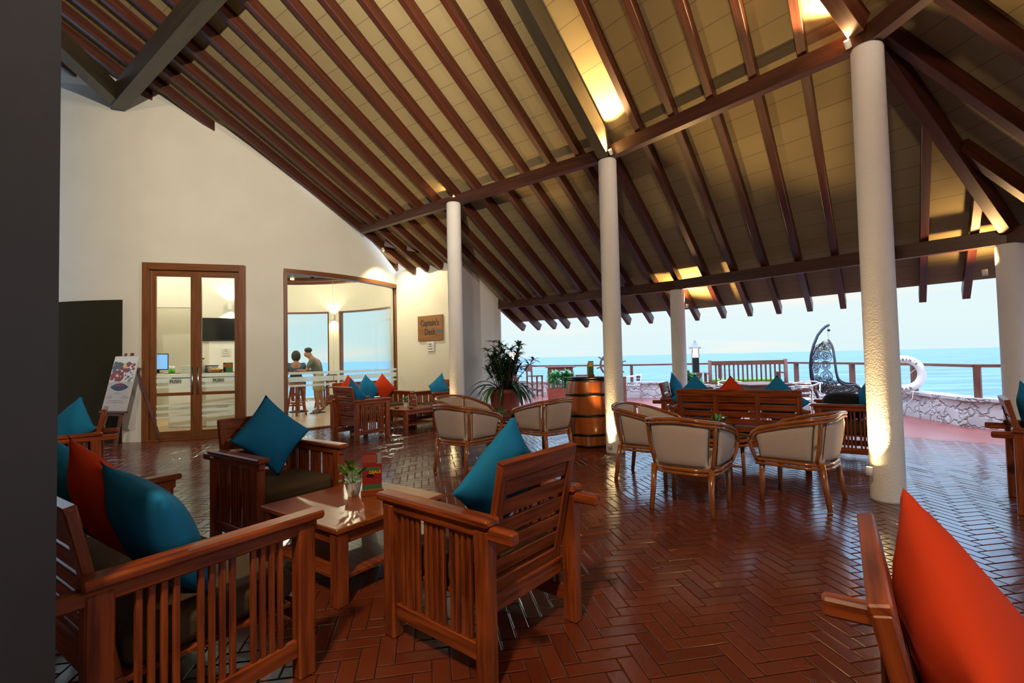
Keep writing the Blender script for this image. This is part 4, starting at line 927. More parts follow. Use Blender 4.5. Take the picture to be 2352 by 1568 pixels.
mb = MB(); mb.box((0, 0.29, 0.57), (L-0.06, 0.52, 0.05)); mb.build('seat', M['wood_out'], t); mb = MB(); mb.box((0, 0.29, 0.64), (L-0.12, 0.48, 0.08), ch=0.03); mb.build('seat_cushion', M['greencush'], t)
q0, q1, q2 = atz(1684, 877, 0.74), atz(1712, 884, 0.74), atz(1800, 882, 0.74)
t = thing('garden_table', 'square wooden table between the aluminium chairs on the terrace', 'table', ((q0.x+q2.x)/2, (q0.y+q2.y)/2, 0), -8); S = 0.86
mb = MB(); mb.box((0, 0, 0.725), (S, S, 0.03)); mb.build('table_top', M['wood_out'], t); mb = MB(); mb.box((0, 0, 0.665), (S-0.08, S-0.08, 0.09)); mb.build('apron', M['wood_out'], t)
for sx in (-1, 1):
    for sy in (-1, 1): mb = MB(); mb.box((sx*0.37, sy*0.37, 0.31), (0.07, 0.07, 0.62)); mb.build('leg', M['wood_out'], t)
TX, TY = t.location.x, t.location.y
def make_alu():
    t = thing('aluminium_chair', '', 'chair'); mb = MB(); pts = []
    for i in range(25):
        a = -pi*0.98+(pi*0.96)*i/24 if False else pi+pi*i/24
        pts.append((0.27*cos(a), -0.02+0.24*sin(a), 0.74-0.05*(1-abs(sin(a)))))
    pts = [(-0.26, 0.26, 0.0), (-0.27, 0.24, 0.60), (-0.27, 0.20, 0.66), (-0.27, 0.10, 0.68)]+pts+[(0.27, 0.10, 0.68), (0.27, 0.20, 0.66), (0.27, 0.24, 0.60), (0.26, 0.26, 0.0)]
    mb.tube(pts, 0.0125, 7); mb.build('arm_tube', M['alu'], t)
    for s in (-1, 1): mb = MB(); mb.tube([(s*0.18, -0.25, 0.0), (s*0.18, -0.20, 0.42), (s*0.17, -0.24, 0.735)], 0.0125, 7); mb.build('leg', M['alu'], t)
    mb = MB()
    for k in range(7): mb.box((0, -0.17+k*0.06, 0.43), (0.48, 0.045, 0.012))
    mb.tube([(-0.25, -0.2, 0.42), (-0.25, 0.24, 0.42), (0.25, 0.24, 0.42), (0.25, -0.2, 0.42)], 0.011, 6, closed=True); mb.build('seat', M['alu'], t)
    mb = MB()
    for z in (0.58, 0.66): mb.grid(lambda u, v, z=z: (0.235*cos(pi*1.12+pi*0.76*u), -0.02+0.225*sin(pi*1.12+pi*0.76*u), z+(v-0.5)*0.05), 12, 1)
    mb.build('back_slats', M['wood_out'], t, recalc=False); return t
al = make_alu(); GA = 'aluminium chairs with wooden back slats on the terrace'
pA = atz(1455, 917)
for i, (x, y, a, s) in enumerate([(pA.x, pA.y, -75, 'aluminium chair alone just right of the column beside the barrel'), (TX-0.72, TY-0.10, 80, 'aluminium chair at the left side of the terrace table'),
      (TX+0.20, TY-0.78, -8, 'aluminium chair with its back to us in front of the terrace table'), (TX+0.85, TY+0.05, -98, 'aluminium chair at the right side of the terrace table, beside the hanging chair'), (TX-0.12, TY+0.72, 172, 'aluminium chair behind the terrace table')]):
    place(al, i > 0, (x, y, 0), a, s, GA)
# bar table and high chairs far left on the terrace
p = atz(1229, 912); HC = Vector((p.x, p.y))
def highchair():
    t = thing('high_chair', '', 'chair')
    for sx in (-1, 1):
        mb = MB(); mb.bar((sx*0.18, -0.18, 0), (sx*0.17, -0.20, 1.08), 0.045, 0.045, up=(0, 1, 0)); mb.build('leg', M['wood_out'], t); mb = MB(); mb.box((sx*0.18, 0.18, 0.34), (0.045, 0.045, 0.68)); mb.build('leg', M['wood_out'], t)
    mb = MB(); mb.box((0, 0, 0.70), (0.42, 0.42, 0.04)); mb.build('seat', M['wood_out'], t); mb = MB(); mb.box((0, -0.195, 0.97), (0.34, 0.025, 0.24)); mb.build('backrest', M['wood_out'], t)
    mb = MB(); mb.box((0, 0.18, 0.2), (0.34, 0.03, 0.04)); mb.box((0.18, 0, 0.25), (0.03, 0.34, 0.04)); mb.box((-0.18, 0, 0.25), (0.03, 0.34, 0.04)); mb.build('stretcher', M['wood_out'], t); return t
hc = highchair(); place(hc, False, (HC.x, HC.y, 0), 65, 'wooden high chair with solid back left of the bar table on the terrace', 'wooden high chairs on the terrace')
place(hc, True, (HC.x+1.55, HC.y-0.35, 0), -70, 'wooden high chair behind the leafy shrub at the bar table', 'wooden high chairs on the terrace')
t = thing('bar_table', 'tall wooden table by the railing, behind the leafy shrub', 'table', (HC.x+0.82, HC.y-0.30, 0), 5)
mb = MB(); mb.box((0, 0, 0.98), (0.95, 0.6, 0.03)); mb.build('table_top', M['wood_out'], t); mb = MB(); mb.box((0, 0, 0.91), (0.80, 0.48, 0.10)); mb.build('apron', M['wood_out'], t)
for sx in (-1, 1):
    for sy in (-1, 1): mb = MB(); mb.box((sx*0.38, sy*0.23, 0.43), (0.06, 0.06, 0.86)); mb.build('leg', M['wood_out'], t)
p = atz(1436, 921); mb = MB(); mb.box((0, 0, 0.33), (0.075, 0.075, 0.66)); mb.box((0, 0, 0.68), (0.09, 0.09, 0.04)); tag(mb.build('wooden_post', M['wood_out'], loc=(p.x, p.y, 0)), 'short brown wooden post right of the column beside the barrel', 'post')
# ship wheel
c = aty(1404, 837, 15.0); t = thing('ship_wheel', 'wooden ship steering wheel half hidden by the middle column', 'ship wheel', c, 0)
mb = MB(); mb.M = Matrix.Rotation(pi/2, 4, 'X'); mb.lathe([(0.30, -0.02), (0.36, -0.02), (0.36, 0.02), (0.30, 0.02), (0.30, -0.02)], n=40); mb.build('rim', M['wood_out'], t)
mb = MB(); mb.M = Matrix.Rotation(pi/2, 4, 'X'); mb.lathe([(0, -0.04), (0.06, -0.04), (0.06, 0.04), (0, 0.04)], n=20); mb.build('hub', M['wood_out'], t)
for k in range(8): a = radians(13+45*k); mb = MB(); mb.tube([(0.04*cos(a), 0, 0.04*sin(a)), (0.36*cos(a), 0, 0.36*sin(a)), (0.40*cos(a), 0, 0.40*sin(a)), (0.47*cos(a), 0, 0.47*sin(a))], [0.014, 0.014, 0.02, 0.012], 8); mb.build('spoke', M['darksteel'], t)
mb = MB(); mb.box((0, 0.10, -c.z/2), (0.09, 0.09, c.z)); mb.build('stand', M['wood_out'], t)

# ------------------------------------------------------------------ hanging egg chair
t = thing('hanging_chair', 'black wicker hanging egg chair on a curved steel stand', 'hanging chair'); YC = 9.9
P3 = lambda x, y, dy=0.0: aty(x, y, YC)+Vector((0, dy, 0))
st = [P3(x, y) for x, y in ((1904, 746), (1897, 749), (1888, 757), (1878, 770), (1869, 792), (1863, 815), (1861, 840), (1863, 865), (1869, 890), (1881, 918))]
st += [st[-1]+Vector((0.06, 0, -0.12)), Vector((st[-1].x+0.22, YC, 0.05)), Vector((st[-1].x+0.45, YC, 0.03))]
mb = MB(); mb.tube(st, 0.026, 10); mb.build('stand', M['darksteel'], t)
bc = Vector((st[-1].x+0.05, YC, 0.025)); mb = MB(); mb.tube([(bc.x+0.48*cos(a*pi/12), YC+0.48*sin(a*pi/12), 0.025) for a in range(24)], 0.022, 8, closed=True); mb.build('base_ring', M['darksteel'], t)
hp = P3(1903, 781); top_ = P3(1903, 748); mb = MB(); n = 9
for i in range(n):
    z0 = top_.z+(hp.z-top_.z)*(i+0.5)/n; hh = (top_.z-hp.z)/n*0.62
    mb.tube([(hp.x+(0.012*cos(a*pi/4) if i % 2 else 0), YC+(0 if i % 2 else 0.012*cos(a*pi/4)), z0+hh*sin(a*pi/4)) for a in range(8)], 0.004, 5, closed=True)
mb.build('chain', M['alu'], t); mb = MB(); mb.lathe([(0, -0.03), (0.022, -0.02), (0.03, 0), (0.022, 0.02), (0, 0.03)], (top_.x, YC, top_.z-0.09), 12); mb.build('swivel', M['darksteel'], t)
Ee = [(1903, 781), (1912, 796), (1917, 825), (1921, 855), (1928, 874), (1944, 882), (1961, 882), (1974, 889)]
Bb = [(1903, 781), (1886, 789), (1869, 812), (1866, 848), (1873, 884), (1893, 903), (1933, 908), (1971, 898)]
Ww = [0.0, 0.17, 0.31, 0.38, 0.40, 0.40, 0.36, 0.27]
def lin(Ls, v):
    x = v*7; i = min(6, int(x)); f_ = x-i; a, b = Ls[i], Ls[i+1]
    # Catmull-Rom for smooth outlines
    p0 = Ls[max(0, i-1)]; p3 = Ls[min(7, i+2)]
    g_ = lambda p, q, r, s: 0.5*((2*q)+(-p+r)*f_+(2*p-5*q+4*r-s)*f_*f_+(-p+3*q-3*r+s)*f_**3)
    return tuple(g_(*z) for z in zip(p0, a, b, p3)) if isinstance(a, tuple) else g_(p0, a, b, p3)
EDV = Vector((sin(radians(33.5)), cos(radians(33.5)), 0))
def egg(v, ph):
    e_ = P3(*lin(Ee, v)); b = P3(*lin(Bb, v)); wv = max(0, lin(Ww, v)); return e_+(b-e_)*sin(ph)+EDV*(-wv*cos(ph))
mb = MB(); mb.tube([egg(i/20, 0) for i in range(21)]+[egg(1, pi*k/8) for k in range(1, 8)]+[egg(1-i/20, pi) for i in range(20)], 0.022, 8, closed=True); mb.build('frame', M['wicker'], t)
mb = MB(); rg = random.Random(2)
def spot(v, ph, r, spokes=True):
    c_ = egg(v, ph); du = (egg(min(1, v+0.02), ph)-c_).normalized(); dw = (egg(v, ph+0.05)-c_); dw = (dw-du*dw.dot(du)).normalized()
    for rr in ((r, r*0.42) if spokes else (r,)): mb.tube([c_+du*rr*cos(k*pi/9)+dw*rr*sin(k*pi/9) for k in range(18)], 0.0055, 4, closed=True)
    if spokes:
        for k in range(22): a = k*2*pi/22; mb.tube([c_+(du*cos(a)+dw*sin(a))*r*0.42, c_+(du*cos(a)+dw*sin(a))*r], 0.003, 3, cap=False)
for v in (0.17, 0.27, 0.38, 0.49, 0.60):
    for k, ph in enumerate((0.45, 1.05, 1.6, 2.15, 2.7)): spot(v+(0.03 if k % 2 else -0.01), ph, 0.085 if (k+int(v*10)) % 2 else 0.105, True)
for i in range(18): spot(rg.uniform(0.12, 0.6), rg.uniform(0.3, 2.85), rg.uniform(0.06, 0.1), False)
for i in range(330):
    v = rg.uniform(0.56, 0.98); ph = rg.uniform(0.05, pi-0.05); v2 = min(1, max(0.5, v+rg.uniform(-0.13, 0.13))); ph2 = min(pi, max(0, ph+rg.uniform(-0.8, 0.8)))
    mb.tube([egg(v, ph), egg((v+v2)/2, (ph+ph2)/2), egg(v2, ph2)], 0.006, 3, cap=False)
mb.build('wicker_shell', M['wicker'], t, recalc=False)
mb = MB(); c_ = seat_pt(CH[8][0], CH[8][1], 0.02, 0.06, 0.62)
mb.grid(lambda u, v: (0.235*cos(2*pi*u)*abs(sin(pi*v))**0.6, 0.20*sin(2*pi*u)*abs(sin(pi*v))**0.6, -0.17*cos(pi*v)), 28, 12, closed_u=True)
o = mb.build('fur_cushion', M['blackfab'], weld=True, loc=c_); tag(o, 'black fluffy cushion on the armchair below the hanging chair', 'cushion')

# ------------------------------------------------------------------ life ring
t = thing('life_ring', 'white life ring standing on the low wall beside the nearest column', 'life ring', (7.60, 9.45, 0.825)); t.rotation_euler = (0, 0, radians(-34))
mb = MB(); mb.tube([(0.285*cos(k*pi/24), 0, 0.285*sin(k*pi/24)) for k in range(48)], 0.072, 14, closed=True); mb.build('ring', M['white'], t)
def arctext(s, R_, a0, a1, flip=False):
    for k, ch in enumerate(s):
        a = radians(a0+(a1-a0)*k/(len(s)-1)); tw = a-pi/2 if not flip else a+pi/2
        o = text(ch, 0.085, M['ink'], t, (R_*cos(a), -0.073, R_*sin(a)), name='lettering', bold=0.001); o.rotation_mode = 'XYZ'; o.matrix_local = Matrix.Translation((R_*cos(a), -0.073, R_*sin(a))) @ Matrix.Rotation(-tw, 4, 'Y') @ Matrix.Rotation(pi/2, 4, 'X')
arctext("Captain's", 0.285, 135, 45); arctext('deck', 0.285, 250, 290, True)
mb = MB(); mb.tube([(-0.2, -0.05, -0.06), (-0.1, -0.03, -0.12), (0.02, -0.02, -0.10), (0.12, 0.0, 0.02), (0.2, 0, 0.1)], 0.006, 6); mb.tube([(0.14, -0.05, -0.30), (0.10, -0.25, -0.45), (-0.05, -0.26, -0.62), (-0.3, -0.26, -0.66)], 0.006, 6); mb.build('rope', M['lightgrey'], t)

# ------------------------------------------------------------------ signs on the sign wall
wd_ = (P_mid-P_in).normalized(); wn_ = Vector((wd_.y, -wd_.x)); wn_ = wn_ if wn_.dot(-P_in) > 0 else -wn_
def on_sign(x, y, off=0.02):
    r = ray(x, y); q = P_in+wn_*off; k = q.dot(wn_)/(r.xy.dot(wn_)); return Vector((0, 0, 1.3))+r*k
a, b, c_, d_ = on_sign(960, 727), on_sign(1017, 721), on_sign(1018, 780), on_sign(961, 784)
cz = (a.z+b.z+c_.z+d_.z)/4; cx = (a+b+c_+d_)/4; sw_ = ((b-a).xy.length+(c_-d_).xy.length)/2; sh_ = (a.z+b.z-c_.z-d_.z)/2
zr = atan2(wd_.y, wd_.x)
t = thing('wall_sign', 'wooden sign reading Captain\'s Deck with a small arrow, on the cream wall', 'sign', (cx.x, cx.y, cz)); t.rotation_euler = (0, 0, zr)
mb = MB(); mb.box((0, 0, 0), (sw_, 0.03, sh_)); mb.build('board', M['signwood'], t)
text("Captain's", sw_*0.245, M['ink'], t, (-0.01, -0.017, sh_*0.20), bold=0.004, sx=0.82); text('Deck', sw_*0.25, M['ink'], t, (-0.0, -0.017, -sh_*0.16), bold=0.004, sx=0.82)
mb = MB(); z = -sh_*0.15; mb.box((sw_*0.33, -0.017, z), (sw_*0.12, 0.002, 0.025), ch=0); mb.poly([(sw_*0.38, -0.018, z-0.04), (sw_*0.45, -0.018, z), (sw_*0.38, -0.018, z+0.04)]); tag(mb.build('arrow', M['teal'], t), 'small blue arrow')
def wifi(loc, rz, label, s=1.0):
    t = thing('wifi_sign', label, 'sign', loc); t.rotation_euler = (0, 0, rz); mb = MB(); mb.box((0, 0, 0), (0.22*s, 0.02, 0.21*s)); mb.build('board', M['white'], t)
    text('FREE', 0.045*s, M['ink'], t, (0, -0.012, 0.05*s)); text('WIFI', 0.05*s, M['bluetop'], t, (0, -0.012, 0.0)); text('ZONE', 0.045*s, M['ink'], t, (0, -0.012, -0.055*s))
    mb = MB()
    for sg in (-1, 1):
        for r_ in (0.075, 0.098):
            mb.tube([(sg*r_*s*cos(q_*0.22), -0.0105, r_*s*sin(q_*0.22)) for q_ in range(-4, 5)], 0.0025*s, 4)
    mb.build('wave_marks', M['grey'], t)
q = on_sign(989, 795.5); wifi((q.x, q.y, q.z), zr, 'small white FREE WIFI ZONE sign under the wooden sign')
# electrical conduit strip at the wall corner
mb = MB(); mb.box((P_mid.x+0.0, P_mid.y-0.02, 1.65), (0.05, 0.05, 3.3)); trim(mb, M['white'])

# ------------------------------------------------------------------ easel and poster
fl_, fr_ = atz(236, 1034), atz(272, 1030); 
Ze = Vector(((fl_.x+fr_.x)/2, 7.62, 0)); az_e = 6
t = thing('easel', 'red brown wooden easel standing left of the glass door', 'easel', (-6.36, 7.70, 0), 16)
for sx in (-1, 1): mb = MB(); mb.bar((sx*0.20, -0.10, 0), (sx*0.07, 0.26, 1.52), 0.045, 0.03); mb.build('leg', M['wood_out'], t)
mb = MB(); mb.bar((0.10, 0.72, 0), (0.03, 0.28, 1.50), 0.04, 0.03); mb.build('leg', M['wood_out'], t)
mb = MB(); mb.box((0, 0.02, 0.585), (0.56, 0.06, 0.03)); mb.bar((-0.2, 0.03, 0.55), (0.2, 0.03, 0.55), 0.03, 0.05); mb.build('ledge', M['wood_out'], t)
t2 = thing('poster', 'seafood menu poster on the easel: food photo above, pale text panel below', 'poster', t.location, 16); tl = atan2(0.215, 0.88)
RP = Matrix.Translation((0, 0.045-0.02, 0.60)) @ Matrix.Rotation(-tl, 4, 'X')
mb = MB(); mb.M = RP; mb.box((0, 0, 0.45), (0.53, 0.02, 0.90)); mb.build('board', M['lightgrey'], t2)
mb = MB(); mb.M = RP; rp = random.Random(4); mb.mi = 0; mb.box((0, -0.0112, 0.68), (0.52, 0.001, 0.42), ch=0)
for i in range(110):
    x, z = rp.uniform(-0.23, 0.23), rp.uniform(0.49, 0.80-0.05*rp.random()); r_ = rp.uniform(0.015, 0.05)
    if x < -0.03 and z > 0.64: mb.mi = rp.choice((3, 3, 3, 1))
    elif x > 0.0 and z > 0.66: mb.mi = rp.choice((1, 1, 4, 0))
    elif x > 0.03: mb.mi = rp.choice((0, 5, 3, 0, 5))
    else: mb.mi = rp.choice((1, 1, 4, 2, 1))
    y = -0.0125-i*0.00001; n_ = rp.choice((5, 6, 7)); a0 = rp.random()*6; asp = rp.uniform(0.5, 1)
    mb.poly([(x+r_*cos(a0+2*pi*k/n_), y, z+r_*asp*sin(a0+2*pi*k/n_)) for k in range(n_)])
mb.mi = 2; mb.poly([(0.02+0.038*cos(2*pi*k/14), -0.0140, 0.725+0.038*sin(2*pi*k/14)) for k in range(14)])
mb.build('food_picture', [M['white'], M['red'], M['yellow'], M['leaf'], M['terra'], M['grey']], t2, recalc=False)
mb = MB(); mb.M = RP; L_ = []
for k in range(13): x = -0.2+0.4*k/12; L_.append((x, -0.0125, 0.385+0.062*(1-(x/0.2)**2)))
for k in range(12, -1, -1): x = -0.2+0.4*k/12; L_.append((x, -0.0125, 0.385-0.062*(1-(x/0.2)**2)))
mb.poly(L_); mb.build('oval_badge', M['navy'], t2, recalc=False)
mb = MB(); mb.M = RP; mb.box((0, -0.0135, 0.41), (0.18, 0.0005, 0.022), ch=0); mb.build('badge_lettering', M['red'], t2)
mb = MB(); mb.M = RP
for z, x0, x1 in ((0.285, -0.07, 0.07), (0.24, -0.2, -0.11), (0.24, 0.11, 0.2), (0.215, -0.23, -0.08), (0.215, 0.09, 0.24), (0.165, -0.15, 0.14), (0.135, -0.2, 0.18), (0.09, -0.02, 0.02)):
    x = x0
    while x < x1: w_ = rp.uniform(0.008, 0.025); mb.box((x+w_/2, -0.0125, z), (w_, 0.0005, 0.009), ch=0); x += w_+0.006
mb.build('small_print', M['grey'], t2)

# ------------------------------------------------------------------ inside the round room: counter side
t = thing('counter', 'white service counter seen through the glass door', 'counter', (-6.25, 10.45, 0))
mb = MB(); mb.box((0, 0, 0.50), (2.0, 0.55, 1.0), ch=0.03); mb.build('body', M['white'], t); mb = MB(); mb.box((0, 0.03, 1.02), (1.95, 0.45, 0.06)); mb.build('shadow_gap', M['black'], t)
mb = MB(); mb.box((-0.05, -0.02, 1.09), (2.3, 0.66, 0.08)); mb.build('counter_top', M['white'], t); mb = MB(); mb.box((-0.05, 0.06, 1.135), (2.2, 0.46, 0.012)); mb.build('work_surface', M['black'], t)
ZC = 1.142
def on_counter(x, dy=0.0): p = aty(x, 850, 10.42+dy); return (p.x, p.y, ZC)
tn = (PD-PC_).normalized(); trz = atan2(tn.y, tn.x); tc_ = PC_+(PD-PC_)*0.335+Vector((tn.y, -tn.x))*0.03
t = thing('television', 'black flat screen television on the white wall behind the counter', 'television', (tc_.x, tc_.y, 2.17)); t.rotation_euler = (0, 0, trz)
mb = MB(); mb.box((0, 0, 0), (0.98, 0.05, 0.57), ch=0.01); mb.build('bezel', M['black'], t); mb = MB(); mb.box((0, -0.027, 0.005), (0.95, 0.004, 0.53), ch=0); mb.build('screen', M['screen'], t)
q = PC_+(PD-PC_)*0.46+Vector((tn.y, -tn.x))*0.02; wifi((q.x, q.y, 1.62), trz, 'small white FREE WIFI ZONE sign below the television', 0.9)
t = thing('monitor', 'computer monitor at the left end of the counter', 'monitor', on_counter(363, 0.15), -50); mb = MB(); mb.box((0, 0, 0.25), (0.38, 0.03, 0.36)); mb.box((0, 0.02, 0.05), (0.06, 0.04, 0.1)); mb.box((0, 0.02, 0.005), (0.2, 0.15, 0.01)); mb.build('casing', M['black'], t); mb = MB(); mb.box((0, -0.017, 0.25), (0.34, 0.004, 0.32), ch=0); mb.build('screen', M['bluescreen'], t)
for x, s in ((391, 'left green and white drink can on the counter'), (398, 'right green and white drink can on the counter')):
    t = thing('drink_can', s, 'can', on_counter(x, -0.05), 0, 'green drink cans'); mb = MB(); mb.lathe([(0, 0), (0.03, 0), (0.03, 0.09), (0, 0.09)], n=14); mb.build('body', M['greencush'], t); mb = MB(); mb.lathe([(0, 0.09), (0.03, 0.09), (0.028, 0.15), (0, 0.155)], n=14); mb.build('lid', M['white'], t)
t = thing('glass_case', 'small glass display case on the counter behind the door mullion', 'display case', on_counter(433, -0.02)); mb = MB(); mb.box((0, 0, 0.07), (0.17, 0.2, 0.14)); mb.build('panes', M['glass'], t); mb = MB(); mb.box((0, 0, 0.148), (0.18, 0.21, 0.012)); mb.box((0, 0, 0.006), (0.18, 0.21, 0.012)); mb.build('frame', M['white'], t)
t = thing('coffee_machine', 'steel coffee machine on the counter', 'coffee machine', on_counter(478, 0.18)); mb = MB(); mb.box((0, 0, 0.07), (0.34, 0.2, 0.14), ch=0.01); mb.build('body', M['steel'], t); mb = MB(); mb.box((0, 0, 0.145), (0.36, 0.22, 0.012)); mb.build('cup_tray', M['black'], t)
t = thing('bread_basket', 'low brown basket on the counter', 'basket', on_counter(497, -0.12)); mb = MB(); mb.lathe([(0, 0.0), (0.10, 0), (0.14, 0.06), (0.13, 0.06), (0.09, 0.01), (0, 0.01)], n=20); mb.build('basket', M['rattan'], t); mb = MB()
for k in range(6): a = k*pi/3; mb.lathe([(0, -0.025), (0.035, -0.01), (0.035, 0.01), (0, 0.03)], (0.07*cos(a), 0.07*sin(a), 0.055), 10)
mb.build('bread', M['yellow'], t)
for x, k, s in ((519, 'board', 'dark upright menu booklet on the counter'), (527, 'green', 'green upright menu booklet on the counter')):
    t = thing('menu_booklet', s, 'booklet', on_counter(x, -0.1-(0.05 if k == 'green' else 0)), -15 if k == 'green' else 12); mb = MB(); mb.box((0, 0, 0.1), (0.13, 0.02, 0.20)); mb.build('cover', M[k], t); mb = MB(); mb.box((0, -0.011, 0.14), (0.11, 0.001, 0.08), ch=0); mb.build('picture', M['rattan'], t)
t = thing('notice_stand', 'pink and white notice standing at the right end of the counter', 'notice', on_counter(550, -0.05)); mb = MB(); mb.box((0, 0, 0.14), (0.2, 0.01, 0.28)); mb.build('card', M['white'], t); mb = MB(); mb.box((0.02, -0.006, 0.15), (0.10, 0.001, 0.13), ch=0); mb.build('print', M['orange'], t)
t = thing('soap_bottle', 'white pump bottle beside the door mullion on the counter', 'bottle', on_counter(466, 0.02)); mb = MB(); mb.lathe([(0, 0), (0.04, 0), (0.04, 0.22), (0.015, 0.25), (0.015, 0.28), (0, 0.28)], n=14); mb.build('body', M['white'], t); mb = MB(); mb.box((0.01, 0, 0.30), (0.06, 0.02, 0.02)); mb.box((0, 0, 0.28), (0.015, 0.015, 0.04)); mb.build('pump', M['black'], t)

# bar stools, table and people behind the curved window
def stool():
    t = thing('bar_stool', '', 'stool'); mb = MB(); mb.lathe([(0, 0.74), (0.17, 0.74), (0.18, 0.76), (0.17, 0.785), (0, 0.785)], n=24); mb.build('seat', M['wood'], t)
    for k in range(4): a = pi/4+k*pi/2; mb = MB(); mb.bar((0.22*cos(a), 0.22*sin(a), 0), (0.11*cos(a), 0.11*sin(a), 0.75), 0.035, 0.035, up=(0, 1, 0)); mb.build('leg', M['wood'], t)
    mb = MB()
    for z, r_ in ((0.25, 0.19), (0.50, 0.145)):
        for k in range(4): a, b = pi/4+k*pi/2, pi/4+(k+1)*pi/2; mb.bar((r_*cos(a), r_*sin(a), z), (r_*cos(b), r_*sin(b), z), 0.02, 0.025)
    mb.build('stretcher', M['wood'], t); return t
p = atz(681, 955); q = atz(742, 936); r_ = atz(662, 945)
s0 = stool(); place(s0, False, (p.x, p.y, 0.012), 20, 'dark bar stool nearest to the curved window', 'dark wooden bar stools'); place(s0, True, (q.x, q.y, 0.012), 10, 'dark bar stool right of the standing man', 'dark wooden bar stools')
man = atz(733, 949); tb = Vector((man.x-0.55, man.y+0.35))
t = thing('high_table', 'tall dark bar table in front of the two people', 'table', (tb.x-0.15, tb.y+0.05, 0.012)); mb = MB(); mb.lathe([(0, 1.02), (0.42, 1.02), (0.43, 1.04), (0.42, 1.06), (0, 1.06)], n=32); mb.build('table_top', M['wood'], t); mb = MB(); mb.tube([(0, 0, 0), (0, 0, 1.02)], 0.035, 10); mb.lathe([(0, 0), (0.24, 0), (0.24, 0.02), (0.03, 0.05), (0, 0.05)], n=24); mb.build('pedestal', M['black'], t)
mb2 = MB(); mb2.tube([(0.26*cos(k*pi/10), 0.26*sin(k*pi/10), 0.28) for k in range(20)], 0.014, 7, closed=True); mb2.build('foot_ring', M['alu'], t)
def skin(name, V, E, m, parent, root=0, sub=2):
    me = bpy.data.meshes.new(name); me.from_pydata([v[:3] for v in V], E, []); o = bpy.data.objects.new(name, me); COL.objects.link(o)
    md = o.modifiers.new('skin', 'SKIN'); 
    if not me.skin_vertices: 
        bpy.context.view_layer.objects.active = o
    me2 = o.data
    for i, v in enumerate(V):
        sv = me2.skin_vertices[0].data[i]; r = v[3]; sv.radius = r if isinstance(r, tuple) else (r, r); sv.use_root = (i == root)
    md.use_smooth_shade = True; s = o.modifiers.new('sub', 'SUBSURF'); s.levels = sub; s.render_levels = sub
    bpy.context.view_layer.update(); dg = bpy.context.evaluated_depsgraph_get(); nm = bpy.data.meshes.new_from_object(o.evaluated_get(dg)); bpy.data.objects.remove(o)
    nm.materials.clear(); nm.materials.append(m); q = bpy.data.objects.new(name, nm); COL.objects.link(q); q.parent = parent; return q
